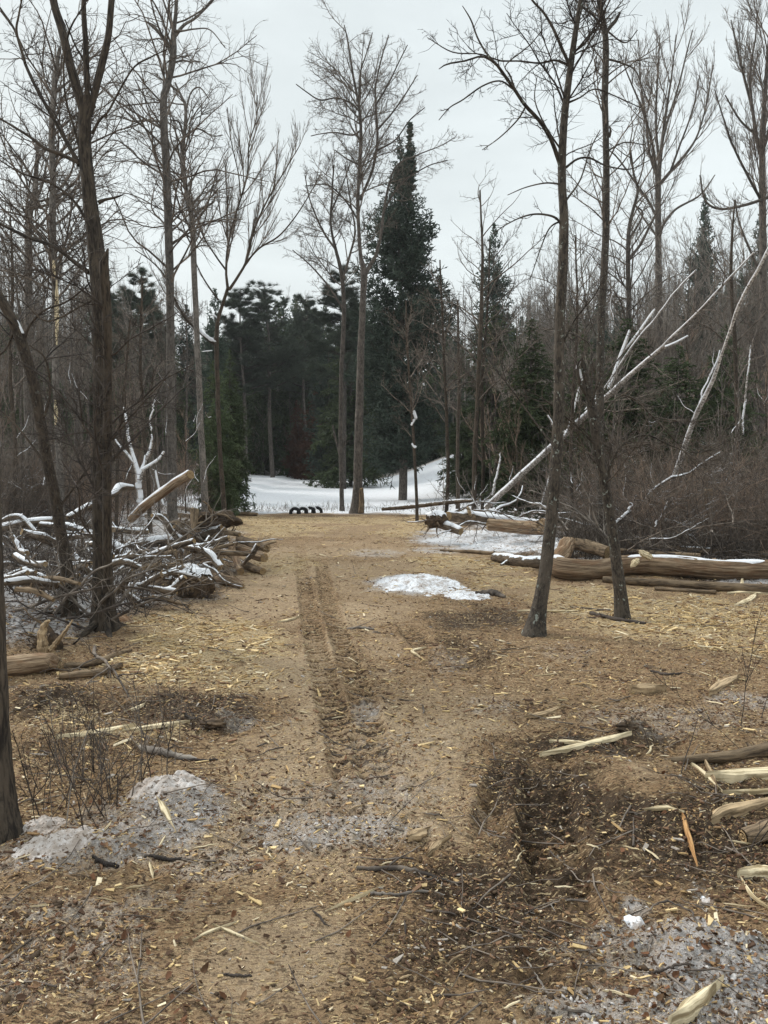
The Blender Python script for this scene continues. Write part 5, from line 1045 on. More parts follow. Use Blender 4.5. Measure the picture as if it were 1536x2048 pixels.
root_wad('torn stump with upthrust roots behind the splintered log', 96, 1290, 30, 6.1, 16, 0., (.9, .7, 1.1), rl=(.5, 1.))
root_wad('small snowy rootstock at the end of the stacked row of logs', 872, 1040, 18, 14.7, 16, .85)
root_wad('dark clod of roots and leaves at the track edge', 425, 1447, 20, G(425, 1462)[1], 10, 0., (1.3, .8, .45), rl=(.15, .35))
root_wad('dark clod of soil and roots near the frosty ground', 1255, 1455, 20, G(1255, 1470)[1], 10, 0., (1.2, .8, .5), rl=(.15, .4))
# standing splinters of the torn stump
for lb, pts in (('pale bent sliver hanging from the splintered log', [(100, 1342, 8), (112, 1360, 16), (122, 1385, 9)]), ('thin brown sliver beside the pale bent one', [(134, 1368, 4), (142, 1385, 5), (147, 1400, 3)]),
                ('tall torn root spike standing behind the splintered log', [(92, 1325, 30), (84, 1290, 22), (88, 1255, 14), (100, 1240, 5)]), ('slanting torn spike beside the tall root spike', [(100, 1300, 10), (125, 1270, 7), (146, 1240, 3)])):
    torn('wood_splinter', lb, pts, 5.75, 'split' if 'pale' in lb else 'oldsplit')

# heaps of snow
def heap(label, px, py, rxp, ryp, h, mat='dirty', seed=1, lump=5.):
    if mat == 'snow': mat = 'icy'
    cx, cy, rx, ry, _, _ = ell(px, py, rxp, ryp, 1); n = 130; a, b = np.meshgrid(np.linspace(-1.3, 1.3, n), np.linspace(-1.3, 1.3, n)); x = cx + a * rx; y = cy + b * ry
    e = np.sqrt(a * a + b * b) + .5 * (fbm(x * 3.5, y * 3.5, 4, seed) - .5) * 1.3; k = ss(1.05, .05, e) * ss(.30, .52, fbm(x * 4.5, y * 4.5, 4, seed + 9) + .25 * (1 - e)); base = height(x.ravel(), y.ravel()).reshape(x.shape)
    lum = fbm(x * lump, y * lump, 4, seed + 4, .6); z = base - .012 + k * (.010 + h * (.1 + 1.2 * lum ** 1.3)) + np.minimum(k * 2, 1) * .035 * (fbm(x * 26, y * 26, 3, seed + 6, .65) - .42)
    i = np.arange(n - 1)[:, None] * n; j = np.arange(n - 1)[None]; q = np.stack([i + j, i + j + 1, i + n + j + 1, i + n + j], -1).reshape(-1, 4)
    keep = (k.ravel()[q].max(1) > .05); g = Geo(); g.raw(np.stack([x.ravel(), y.ravel(), z.ravel()], 1), [q[keep]])
    o = g.build('snow_heap', M[mat], None, (cx, cy, 0)); tag(o, label, 'snow heap')
heap('crusty rounded heap of dirty snow beside the weed stems', 335, 1605, 105, 44, .06, 'dirty', 5, 6)
heap('low ridge of dirty snow trailing from the nearest tree', 120, 1700, 130, 34, .05, 'dirty', 9, 6)
heap('knob of snow piled against the nearest tree foot', 85, 1650, 60, 26, .04, 'dirty', 12, 6)
heap('icy white mound of ploughed snow in the middle of the track', 835, 1170, 110, 24, .05, 'snow', 21, 5)
heap('thin tail of icy snow running off the white mound', 935, 1192, 70, 12, .03, 'snow', 25, 5)
heap('bright snow lying in front of the stacked row of logs', 1000, 1076, 140, 24, .06, 'snow', 31, 3)
heap('snow patch tucked behind the dark curved tree', 1110, 1092, 55, 18, .06, 'snow', 35, 4)
0 and heap('greyish frozen snow crust around a dark hole', 1440, 1925, 110, 70, .02, 'dirty', 41, 6)
heap('white crumbled lump of snow beside the wiry arched twig', 1262, 1842, 34, 18, .03, 'snow', 45, 12)
heap('small crumbled snow lump in the sandy near corner', 1410, 1788, 20, 20, .02, 'snow', 47, 14)
# dark hole in the crust: a dark lump stands in for its shade
root_wad('dark lump standing in for the shaded hole in the frozen snow crust', 1452, 1906, 22, G(1452, 1915)[1], 3, 0, (1.2, .8, .45), rl=(.05, .15))

# tyres half sunk at the snow field
def tyre(label, px, py, Y, R=.2, rot=0.):
    c = W(px, py, Y); z0 = hz(c[0], c[1]); c[2] = z0 + R * .15; root = thing('tyre', label, 'tyre', c, 'old tyres standing in a row at the snow field edge')
    nt_, ns = 40, 12; th = np.linspace(0, 2 * math.pi, nt_, endpoint=False); ph = np.linspace(0, 2 * math.pi, ns, endpoint=False)
    w_ = .06; h_ = .05; a = np.sign(np.cos(ph)) * np.abs(np.cos(ph)) ** .6 * h_; b_ = np.sign(np.sin(ph)) * np.abs(np.sin(ph)) ** .6 * w_
    rr = (R - h_) + a[None] + .006 * (np.arange(nt_) % 2)[:, None] * (a[None] > h_ * .8); V = np.stack([np.cos(th)[:, None] * rr, np.repeat(b_[None], nt_, 0), np.sin(th)[:, None] * rr], -1)
    cr, sr = math.cos(rot), math.sin(rot); V = V @ np.array([[cr, sr, 0], [-sr, cr, 0], [0, 0, 1]]) + c
    i = np.arange(nt_)[:, None]; j = np.arange(ns)[None]; q = np.stack([i * ns + j, ((i + 1) % nt_) * ns + j, ((i + 1) % nt_) * ns + (j + 1) % ns, i * ns + (j + 1) % ns], -1).reshape(-1, 4)
    g = Geo(); g.raw(V.reshape(-1, 3), [q]); g.build('casing', M['rubber'], root, c)
    th = np.linspace(.35, math.pi - .35, 24); P = c + np.stack([np.cos(th) * (R - .015), th * 0, np.sin(th) * (R - .015)], 1) @ np.array([[cr, sr, 0], [-sr, cr, 0], [0, 0, 1]]); gs = Geo(); snowcap(gs, P, np.full(24, .05), 40, .35, .7, int(px), 3, .02); gs.build('snow_cap', M['snow'], root, c)
for k, (px, lb) in enumerate(((590, 'half-sunk tyre at the log-side end of the row'), (605, 'half-sunk tyre second from the log-side end'), (620, 'half-sunk tyre second from the forking tree'), (634, 'half-sunk tyre in the row closest to the forking tree'))):
    tyre(lb, px, 1024, 23.9 + .12 * k, .19, .1 * (k - 1.5))
# short dark stump beside the tall forking tree
log('short dark pointed stump against the foot of the tall forking tree', [(722, 1026, 12), (723, 1000, 11), (723, 978, 8)], (yT9 - .3, yT9 - .3), 'log', 'stump', cut=(1, 2), cat='stump')
log('charred-looking dark stump standing in the brown thicket', [(1420, 1040, 18), (1418, 1010, 18), (1417, 980, 16)], (13., 13.), 'log', 'stump', cut=(1, 2), cat='stump')

# ------------------------------------------------------------------ tangled branches in the brush piles: copies of a few branches
def branch_proto(seed, mat, L=1.6, r=.018, snow=False):
    P = walk(np.zeros((1, 3)), np.array([[1., 0, .05]]), np.array([L]), 26, .09, 0); R = (r * np.linspace(1, .25, 26))[None]
    root = thing('brush_branch', 'x', 'branch', (0, 0, 0)); g = Geo(); g.tubes(P, R, 7, True, barkdisp(.08)); st = g.build('stem', M[mat], root)
    g = Geo(); a = grow(P, R, 9, .1, 1, (30, 65), .42, .014, 9, .13, .0, 1, .003); g.tubes(*a, 4); b_ = grow(*a, 4, ang=(25, 60), lr=.5, rr=.014, N=6, rmin=.0022); g.tubes(*b_, 3); g.build('twigs', M['twig' if mat == 'log_snowy' else mat], root)
    if snow: gs = Geo(); snowcap(gs, P[0], R[0], 65, .5, .62, seed, 5., .008); gs.build('snow_cap', M['snow'], st)
    return root
BP = [branch_proto(i, m_, L_, r_, s_) for i, (m_, L_, r_, s_) in enumerate([('twig', 1.5, .016, 0), ('log_snowy', 1.8, .028, 1), ('twig_dark', 1.3, .014, 0), ('log_snowy', 1.4, .034, 1), ('twig_grey', 1.7, .018, 0), ('log_snowy', 1.1, .018, 1)])]
used = [False] * len(BP)
BL = ['bare brown branch tangled in the brush pile', 'thick snow-topped branch tangled in the brush pile', 'thin dark branch tangled in the brush pile', 'stout snow-topped bough jammed in the brush pile', 'long greyish branch tangled in the brush pile', 'slender snow-topped branch tangled in the brush pile']
def put_branch(k, p, rz, tilt, sc_, where):
    o = BP[k] if not used[k] else copy_thing(BP[k], p); used[k] = True
    o.location = p; o.rotation_euler = (rng.uniform(-.3, .3), tilt, rz); o.scale = (sc_,) * 3
    o['label'] = BL[k].replace('the brush pile', where); o['group'] = BL[k].replace('the brush pile', where)
def pile(n, f, where, ks=(0, 1, 2, 3, 4, 5), sr=(.6, 1.15), ti=0.):
    for i in range(n):
        px, py, Y, hh = f(); c = W(px, py, Y); z = hz(c[0], c[1]); c[2] = max(c[2], z + .05)
        put_branch(int(rng.choice(ks)), c, rng.uniform(0, 6.28), rng.normal(-.15 - .6 * ti, .3 + .35 * ti), rng.uniform(*sr), where)
pile(110, lambda: (rng.uniform(-40, 430), rng.uniform(1075, 1195), rng.uniform(8.8, 12.), 0), 'the brush pile behind the tree with three stems', (0, 1, 2, 3, 4, 5), (.4, .8))
pile(18, lambda: (rng.uniform(30, 230), rng.uniform(1230, 1330), rng.uniform(6., 7.4), 0), 'the low brush by the splintered log', (0, 2, 4))
pile(26, lambda: (rng.uniform(860, 1130), rng.uniform(1020, 1060), rng.uniform(15, 17.), 0), 'the heap behind the stacked row of logs')
pile(40, lambda: (rng.uniform(1130, 1560), rng.uniform(1040, 1105), rng.uniform(11.4, 13.5), 0), 'the brown thicket behind the longest log', (0, 2, 4, 0, 5))
pile(26, lambda: (rng.uniform(1130, 1560), rng.uniform(640, 1010), rng.uniform(14.2, 17.), 0), 'the saplings above the brown thicket', (5,), (.25, .6), 1.1)
pile(8, lambda: (rng.uniform(860, 1080), rng.uniform(960, 1010), rng.uniform(17, 19.5), 0), 'the saplings behind the stacked row of logs', (5, 0), (.3, .6), 1.)
pile(26, lambda: (rng.uniform(20, 420), rng.uniform(720, 1000), rng.uniform(12.5, 15.), 0), 'the saplings behind the brush pile', (5,), (.25, .6), 1.1)
pile(10, lambda: (rng.uniform(1250, 1560), rng.uniform(1100, 1120), rng.uniform(11., 11.4), 0), 'the shade just behind the longest log', (0, 2, 4))

# weed stems near the first snow heap and bare twigs reaching into the picture
def weeds(label, spots, hmin, hmax, Y=None, mat='twig_dark', lean=.35, n2=5, name='weed', group=None):
    P0 = np.array([G(*s_) for s_ in spots]); P0[:, 2] = height(P0[:, 0], P0[:, 1]) - .02; n = len(P0)
    root = thing(name, label, 'weed', P0[0], group); d = np.stack([rng.normal(0, lean, n), rng.normal(0, lean, n), np.ones(n)], 1); d /= np.linalg.norm(d, axis=1, keepdims=True)
    P = walk(P0, d, rng.uniform(hmin, hmax, n), 12, .06, 0); R = rng.uniform(.0016, .0036, n)[:, None] * np.linspace(1, .5, 12)[None]; g = Geo(); g.tubes(P, R, 5); g.build('stem', M[mat], root, P0[0])
    a = grow(P, R, n2, .3, 1, (20, 50), .4, .01, 7, .08, .03, 1, .0013); g = Geo(); g.tubes(*a, 4); g.build('side_twig', M[mat], root, P0[0]); return root
for k, (cx, cy, n, lb) in enumerate([(150, 1560, 16, 'tuft of thin dark weed stems between nearest tree and snow heap'), (220, 1540, 14, 'spray of dark weed stems in front of the torn pale slab'), (270, 1600, 10, 'weed stems poking through the crusty snow heap'), (90, 1600, 14, 'dense dark weeds crowding the nearest tree foot'), (330, 1500, 8, 'sparse weed stems beside the weathered stick'), (180, 1620, 12, 'low brown weeds growing out of the dirty snow ridge')]):
    weeds(lb, [(cx + rng.normal(0, 32), cy + rng.normal(0, 18)) for _ in range(n)], .15, .55, mat='twig_dark' if k % 2 else 'twig')
weeds('few bleached straw stems by the nearest tree', [(150, 1640), (165, 1560), (100, 1650), (130, 1660)], .3, .5, mat='twig_grey', lean=.25, n2=1)
weeds('two tall wiry weeds rising in front of the torn slab', [(170, 1700), (200, 1690), (158, 1660)], .5, .8, mat='twig_dark', lean=.3, n2=4)
weeds('wiry bare brambles arching over the frosty ground', [(1480, 1470), (1520, 1440), (1560, 1480), (1600, 1400), (1540, 1400), (1500, 1520)], .5, .9, mat='twig_dark', lean=.9, n2=8, name='bramble')
weeds('thin red-brown sprigs in the churned slope', [(1180, 1440), (1160, 1440), (1150, 1452), (1420, 1560)], .06, .16, mat='twig_red', lean=.8)
weeds('thin stems standing in the muddy corner by the short log', [(1500, 1700), (1512, 1690), (1470, 1680), (1360, 1560), (1300, 1500)], .15, .35, mat='twig_dark', lean=.3)
# ------------------------------------------------------------------ conifers
def conifer(name, label, cat, H, prof, nb, mat, seed, trunk_r=.16, dens=(13, 6), wtw=.016, curve=(.8, -.3, .3), zlow=.6, tips=((0, 0, 1.),), trunkmat='bark_far', up=-.01, droop=0., loc=(0, 0, 0), tw=(.38, .42), flat=.35, snowy=0.):
    root = thing(name, label, cat, loc); g = Geo(); gb = Geo(); gs = Geo()
    for dx, z0, fr in tips:   # several leaders: (x offset, height where it leaves, share of H)
        n = 30; z = np.linspace(0 if z0 == 0 else z0, H * fr, n); off = dx * ss(z0, z0 + .12 * H, z) if z0 else dx * ss(0, H, z)
        P = np.column_stack([off + .04 * np.sin(z), .03 * np.cos(z * .7), z - (.2 if z0 == 0 else 0)]); g.tubes(P, trunk_r * (1 - z / (H * fr) * .96), 8, True)
        m = int(nb * (1 - z0 / H)); zz = (z0 + .02 * H if z0 else zlow) + (H * fr - (z0 if z0 else zlow)) * rng.uniform(0, 1, m) ** .92
        rr_ = np.interp(zz / H, prof[0], prof[1]) * (1 if z0 == 0 else .8) * (fr if fr < 1 else 1)
        if fr < 1 or len(tips) > 1: rr_ = np.minimum(rr_, .10 + (H * fr - zz) * .42)
        rr_ = rr_ * rng.uniform(.5, 1.15, m); az = rng.uniform(0, 2 * math.pi, m); t = zz / H
        s = np.linspace(0, 1, 8)[None]; a0 = (curve[1] + (curve[0] - curve[1]) * t ** 1.5)[:, None]; h = a0 * s * rr_[:, None] + curve[2] * s ** 2.2 * rr_[:, None] - droop * s ** 2 * rr_[:, None]
        ox = np.interp(zz, z, off)
        P = np.stack([ox[:, None] + np.cos(az)[:, None] * s * rr_[:, None], np.sin(az)[:, None] * s * rr_[:, None], zz[:, None] + h], -1); P += rng.normal(0, .02, P.shape) * s[..., None]
        R = (.006 + .011 * rr_)[:, None] * np.linspace(1, .3, 8)[None]; gb.tubes(P, R, 4)
        a = grow(P, R, dens[0], .12, 1., (35, 70), tw[0], .02, 5, .08, up - droop * .08, flat, wtw * .7, .25, .5, lenmin=.12)
        a = (a[0], np.ones_like(a[1]) * wtw * np.linspace(1., .35, 5)[None]); gs.tubes(*a, 3)
        b = grow(*a, dens[1], .1, 1., (30, 60), tw[1], .02, 3, .08, up - droop * .1, flat + .3, wtw * .6, .2, .3, lenmin=.07); b = (b[0], np.ones_like(b[1]) * np.array([[wtw, wtw * 1.1, .003]])); gs.tubes(*b, 3)
        e = (P[:, 4:], np.ones((m, 4)) * wtw * np.linspace(1.1, .3, 4)[None]); gs.tubes(*e, 3)
    g.build('trunk', M[trunkmat], root); gb.build('boughs', M['twig_dark'], root); gs.build('needles', M[mat], root)
    return root
Ys = 33.; bs = W(805, 1000, Ys); zb = hz(bs[0], bs[1]); Hs = W(815, 262, Ys)[2] - zb
conifer('spruce_tree', 'tall dark double-tipped spruce, highest evergreen, standing at the snow field', 'tree', Hs,
        ([0, .12, .25, .42, .57, .72, .80, .87, .93, 1.], [1.5, 1.9, 2.15, 2.15, 1.8, 1.2, .78, .5, .24, .04]), 520, 'spruce', 1, .2, (14, 6), .019, (.9, -.35, .5), 1.5, ((-.15, 0, .985), (.30, Hs * .80, 1.)), loc=(bs[0], bs[1], zb))
def pine(label, H, loc, seed, spread=2.2, zc=.45):
    root = thing('pine_tree', label, 'tree', loc); g = Geo(); n = 24; z = np.linspace(-.2, H, n); P = np.column_stack([.15 * np.sin(z * .5 + seed), .1 * np.cos(z * .4), z]); R = .17 * (1 - .85 * z / H); g.tubes(P, np.maximum(R, .02), 9, True); g.build('trunk', M['bark_far'], root)
    m = 75; zz = H * (zc + (1 - zc) * rng.uniform(0, 1, m) ** .8); az = rng.uniform(0, 6.28, m); r_ = spread * (1.05 - .75 * ((zz / H - zc) / (1 - zc)) ** 1.6) * rng.uniform(.5, 1.15, m); s = np.linspace(0, 1, 8)[None]
    P = np.stack([np.cos(az)[:, None] * s * r_[:, None], np.sin(az)[:, None] * s * r_[:, None], zz[:, None] + .35 * s ** 1.5 * r_[:, None]], -1); P += rng.normal(0, .05, P.shape) * s[..., None]
    R = (.012 + .014 * r_)[:, None] * np.linspace(1, .3, 8)[None]; gb = Geo(); gb.tubes(P, R, 4); a = grow(P, R, 9, .35, 1., (25, 60), .38, .014, 6, .15, .05, .7, .006, .4); gb.tubes(*a, 3); gb.build('boughs', M['twig_dark'], root)
    b = grow(*a, 5, .25, 1., (20, 55), .5, .01, 4, .12, .08, 1, .004); gs = Geo(); gs.tubes(b[0], b[1], 3)
    # tufts of needles
    E = np.concatenate([a[0][:, -1], a[0][:, 3], b[0][:, -1], b[0][:, 2], b[0][:, 1]]); k = 9; C = np.repeat(E, k, 0); d = rng.normal(0, 1, C.shape); d[:, 2] = np.abs(d[:, 2]) * .8; d /= np.linalg.norm(d, axis=1, keepdims=True)
    P = np.stack([C, C + d * rng.uniform(.12, .34, (len(C), 1))], 1); gs.tubes(P, np.array([[.006, .002]]).repeat(len(C), 0), 3); gs.build('needles', M['pine'], root); return root

# small protos
def place(px, top, Y, H0, proto, first, rz=None, wide=1., label=None, group=None, dz=0):
    c = W(px, 900, Y); z = hz(c[0], c[1]) - .05; H = max(1.5, W(px, top, Y)[2] - z); s = H / H0
    o = proto if first else copy_thing(proto, (0, 0, 0)); o.location = (c[0], c[1], z + dz); o.rotation_euler = (rng.normal(0, .02), rng.normal(0, .02), rng.uniform(0, 6.28) if rz is None else rz); o.scale = (s * wide, s * wide, s)
    if label: o['label'] = label
    if group: o['group'] = group
    return o
CON = [(conifer('spruce_tree', 'x', 'tree', 12, ([0, .1, .4, .7, .9, 1.], [1.3, 1.6, 1.5, .95, .4, .05]), 330, 'spruce', 2, .12, (10, 5), .024, (.9, -.3, .3), .8), 12),
       (conifer('hemlock_tree', 'x', 'tree', 10, ([0, .1, .4, .7, .9, 1.], [1.9, 2.2, 1.9, 1.3, .6, .05]), 340, 'hemlock', 3, .13, (11, 6), .022, (.5, -.1, .0), .6, up=-.03, droop=.35), 10),
       (conifer('hemlock_tree', 'x', 'tree', 9, ([0, .1, .3, .6, .85, 1.], [1.4, 1.9, 2.1, 1.5, .8, .1]), 300, 'hemlock', 4, .12, (10, 6), .022, (.4, -.2, .1), .3, up=-.03, droop=.3), 9)]
cu = [False] * 3
def con(k, px, top, Y, lab, grp=None, wide=1., mat=None):
    o = place(px, top, Y, CON[k][1], CON[k][0], not cu[k], wide=wide, label=lab, group=grp); cu[k] = True
    if mat:
        for ch in o.children:
            if ch.name.startswith('needles'): ch.data = ch.data.copy(); ch.data.materials[0] = M[mat]
    return o
con(1, 458, 700, 25, 'yellow-green hemlock sweeping down to the snow field beside the vase-shaped tree', wide=.66)
con(2, 440, 720, 23.5, 'dense green hemlock directly behind the vase-shaped slim tree', wide=.75)
con(0, 425, 578, 31, 'narrow pointed dark spruce showing behind the snowy fork', wide=.8)
con(0, 980, 450, 48, 'lone pointed spruce rising over bare crowns beside the tall double-tipped spruce', wide=.95)
con(0, 1380, 415, 50, 'faint narrow spruce spire behind the fan-crowned maple', wide=.7)
con(0, 1398, 392, 52, 'taller of two adjoining spruce spires behind the maple', wide=.7)
con(0, 1492, 430, 46, 'spruce spire beside the wide-crowned tree', wide=.75)
con(0, 1240, 600, 42, 'dim spruce top behind the zigzag tree', wide=.9)
con(1, 1060, 640, 21, 'drooping hemlock behind the dark curved tree', wide=1.15)
con(2, 1250, 640, 20.5, 'broad hemlock behind the long leaning birch', wide=1.35)
con(1, 1165, 670, 20, 'dark hemlock between the curved tree and the mottled trunk', wide=1.1)
con(2, 1350, 690, 21, 'hemlock shading the snow behind the broken birch', wide=1.2)
con(1, 1460, 650, 21.5, 'hemlock behind the snow-plastered birch', wide=1.1)
con(2, 925, 800, 36, 'low evergreen beside the foot of the tall spruce', wide=1.1)
con(0, 660, 650, 50, 'dark evergreen behind the tall forking tree', wide=1.2)
con(1, 700, 590, 47, 'dark feathery evergreen just behind the forking trunk', wide=.9)
con(2, 640, 760, 56, 'rust-tinted dying evergreen beyond the snow field', wide=1.1, mat='rust')
con(2, 600, 800, 58, 'second rust-tinted evergreen beyond the snow field', wide=.8, mat='rust')
pp = [pine('round-crowned pine seen between the two tall grey trees', 14, (0, 0, 0), 1), pine('broad clumpy pine standing against the sky beyond the snow field', 15, (0, 0, 0), 2, 2.8), pine('pine with ragged crown next to the broad clumpy one', 13, (0, 0, 0), 5, 2.2)]
place(285, 548, 38, 14, pp[0], True); place(545, 566, 55, 15, pp[1], True, wide=1.15); place(490, 584, 52, 13, pp[2], True, wide=1.1)
for px, top, Y, lb in ((610, 600, 60, 'pine merging into the woods beyond the snow field'), (690, 545, 44, 'dark pine tangled with the crown of the thinner bare tree'), (215, 560, 44, 'small pine crown deep in the woods past the three-stem tree')):
    place(px, top, Y, 14, pp[0], False, label=lb)
# rows of conifers closing the view
rngc = np.random.default_rng(5)
for i in range(98):
    if i >= 84: px = rngc.uniform(470, 730); Y = rngc.uniform(62, 82); top = rngc.uniform(590, 650)
    elif i < 34: px = rngc.uniform(400, 1120); Y = rngc.uniform(60, 80); top = rngc.uniform(610, 740)
    elif i < 68: px = rngc.uniform(985, 1600); Y = rngc.uniform(32, 60); top = rngc.uniform(600, 740)
    else: px = rngc.uniform(-120, 420); Y = rngc.uniform(38, 60); top = rngc.uniform(600, 760)
    k = int(rngc.choice([0, 1, 2], p=[.45, .3, .25])); nm = ['dark spruce standing in the evergreen row beyond the snow field', 'evergreen standing deep in the woods behind the brown thicket', 'evergreen standing deep in the woods behind the brush pile'][0 if i < 34 or i >= 84 else 1 if i < 68 else 2]
    if k: nm = nm.replace('dark spruce', 'drooping hemlock').replace('evergreen standing', 'hemlock standing')
    con(k, px, top, Y, nm, nm, wide=rngc.uniform(.9, 1.35))

# ------------------------------------------------------------------ bare trees of the woods
def bare(name, H, seed, kind, mat='bark_far', tm='twig'):
    root = thing(name, 'x', 'tree', (0, 0, 0)); n = 40; z = np.linspace(-.3, H, n); a = seed * 3.7
    P = np.column_stack([.35 * (fbm(z * .35 + a, z * 0, 3, 3) - .5) * np.minimum(1, z.clip(0) / 2), .35 * (fbm(z * .35, z * 0 + a, 3, 4) - .5) * np.minimum(1, z.clip(0) / 2), z])
    r0 = {'tall': .13, 'fan': .11, 'young': .05}[kind]; R = r0 * (1 - .93 * (z.clip(0) / H) ** .9); R[z < .3] *= 1.25
    g = Geo(); g.tubes(P, R, 9, True); g.build('trunk', M[mat], root)
    g = Geo()
    if kind == 'tall':
        a1 = grow(P[None], R[None], 22, .40, .98, (30, 60), .20, .014, 12, .14, .05, 1, .012, .3); L = LV(8, 5, 4, .45, .5, .45, .03, .15, .0058)
    elif kind == 'fan':
        a1 = grow(P[None], R[None], 20, .32, .95, (18, 42), .36, .012, 14, .07, .05, 1, .012, .3); L = LV(9, 5, 4, .4, .45, .45, .08, .08, .0055, (15, 40))
    else:
        a1 = grow(P[None], R[None], 20, .15, .95, (20, 45), .30, .010, 10, .08, .05, 1, .006, .3); L = LV(6, 5, 0.01, .45, .45, .45, .06, .1, .004, (15, 45))
    g.tubes(*a1, 5); p = a1
    L[0]['N'] = 7; L[1]['N'] = 5; L[2]['N'] = 4
    for d in L: p = grow(*p, **d); g.tubes(*p, 3)
    g.build('crown', M[tm], root); return root
BT = [(bare('bare_tree', 15, 1, 'tall'), 15), (bare('bare_tree', 15, 2, 'tall', 'bark_grey'), 15), (bare('bare_tree', 15, 3, 'fan'), 15), (bare('bare_tree', 14, 4, 'fan', 'bark_far', 'twig_grey'), 14), (bare('bare_tree', 15, 5, 'tall', 'bark_far', 'twig_grey'), 15),
      (bare('sapling', 6, 6, 'young'), 6), (bare('sapling', 6, 7, 'young', 'bark_brown', 'twig_red'), 6), (bare('sapling', 6, 8, 'young', 'bark_far', 'twig_grey'), 6)]
bu = [False] * len(BT)
TOP = ([-300, 0, 60, 150, 250, 330, 420, 480, 560, 620, 700, 800, 880, 960, 1040, 1120, 1220, 1320, 1450, 1540, 1900], [420, 430, 450, 480, 540, 560, 600, 620, 620, 630, 630, 650, 620, 560, 520, 500, 490, 480, 450, 430, 420])
BN = ['tall bare tree in the dense woods behind the brush pile', 'bare tree in the woods behind the brown thicket', 'bare tree in the woods beyond the snow field', 'thin bare sapling in the woods behind the brush pile', 'thin bare sapling in the woods behind the brown thicket']
def put(k, px, top, Y, lab):
    place(px, top, Y, BT[k][1], BT[k][0], not bu[k], label=lab, group=lab, wide=rng.uniform(.8, 1.1)); bu[k] = True
rb = np.random.default_rng(21)
cnt = 0
for i in range(205):
    z = rb.uniform(); 
    if z < .38: Y = 15 + 45 * rb.uniform() ** 1.0; pxm = 768 - (6.2 + .11 * max(0, Y - 22) + (.0 if Y < 24 else .8)) / Y * FPX; px = rb.uniform(-180 if Y > 20 else -90, pxm); lab = BN[0]
    elif z < .80: Y = 23.5 + 36 * rb.uniform(); pxm = 768 + (3.6 if Y < 24 else 4.5) / Y * FPX; px = rb.uniform(pxm, 1680); lab = BN[1]
    else: Y = 62 + 25 * rb.uniform(); px = rb.uniform(380, 1150); lab = BN[2]
    top = np.interp(px, *TOP) + 150 * rb.uniform() ** .8 - 20 + (60 if Y < 22 else 0)
    k = int(rb.integers(0, 5)); put(k, px, top, Y, lab); cnt += 1
for i in range(100):
    z = rb.uniform()
    if z < .42: Y = 12 + 20 * rb.uniform(); pxm = 768 - (5.6 + (.0 if Y < 22 else 1.)) / Y * FPX; px = rb.uniform(-80, pxm); lab = BN[3]; top = rb.uniform(620, 960)
    elif z < .85: Y = 13.5 + 20 * rb.uniform(); pxm = 768 + (3.4 if Y < 24 else 4) / Y * FPX; px = rb.uniform(pxm, 1620); lab = BN[4]; top = rb.uniform(600, 900)
    elif z < .86: Y = rb.uniform(25, 30); px = rb.uniform(830, 1000); lab = BN[4]; top = rb.uniform(650, 850)
    else: Y = rb.uniform(60, 62); px = rb.uniform(500, 760); lab = 'thin bare sapling at the far edge of the snow field'; top = rb.uniform(750, 860)
    k = 5 + int(rb.integers(0, 3)); put(k, px, top, Y, lab)
# a few slim trees of their own
for px, w_, Y, top, lb in ((255, 9, 24, 700, 'slender dark trunk in front of the snow-lit gap by the curved tree'), ):
    pass
for (pts, Y, lb) in (([(948, 1018, 12), (950, 900, 11), (956, 780, 10), (962, 640, 9), (965, 500, 6), (960, 380, 3)], 21., 'slim dark trunk standing behind the short sawn logs'),
                    ([(965, 1018, 8), (966, 900, 8), (964, 760, 7), (975, 620, 5), (980, 480, 3)], 22., 'thinner companion of the slim dark trunk behind the sawn logs'),
                    ([(893, 1020, 9), (896, 930, 8), (892, 800, 7), (885, 640, 5), (880, 520, 3)], 22.5, 'crooked slim trunk at the near foot of the tall spruce'),
                    ([(834, 1035, 7), (832, 960, 7), (826, 850, 6), (815, 700, 5), (812, 600, 3)], 20.5, 'thin dark sapling with two clots of snow in front of the tall spruce'),
                    ([(916, 985, 9), (915, 900, 8), (918, 760, 7), (915, 600, 4)], 27., 'thin trunk rising out of the snow behind the fallen grey trunk'),
                    ([(1145, 1040, 8), (1142, 900, 8), (1150, 740, 7), (1155, 600, 5), (1150, 470, 3)], 15.5, 'slim straight trunk just past the dark curved tree'),
                    ([(1480, 1040, 10), (1476, 900, 10), (1470, 700, 9), (1462, 520, 6), (1470, 400, 3)], 17., 'slim brown trunk rising out of the brown thicket'),
                    ([(300, 1080, 10), (296, 960, 9), (285, 820, 8), (280, 700, 7), (285, 560, 4)], 15., 'slim brownish trunk just behind the bone-white snag'),
                    ([(232, 1060, 8), (236, 900, 7), (250, 760, 6), (260, 640, 4)], 14., 'wavy thin trunk between the three-stem tree and the white snag'),
                    ([(28, 1050, 9), (30, 900, 9), (20, 740, 8), (26, 560, 6), (20, 430, 3)], 14.5, 'thin trunk close behind the leaning dark tree')):
    tree('bare_tree', lb, Y, [pts], [], 'bark_brown', 'twig', lv=LV(26, 7, 4, .38, .5, .5, .04, .12, .004), trunk_t0=.3, trunk_n=16, lmax=2.6, flare=1.25,
         snow=[([(824, 822, 8), (830, 838, 7), (824, 852, 5)], 90, .6, 1.), ([(822, 888, 5), (830, 897, 6)], 90, .6, 1.)] if 'two clots' in lb else ())

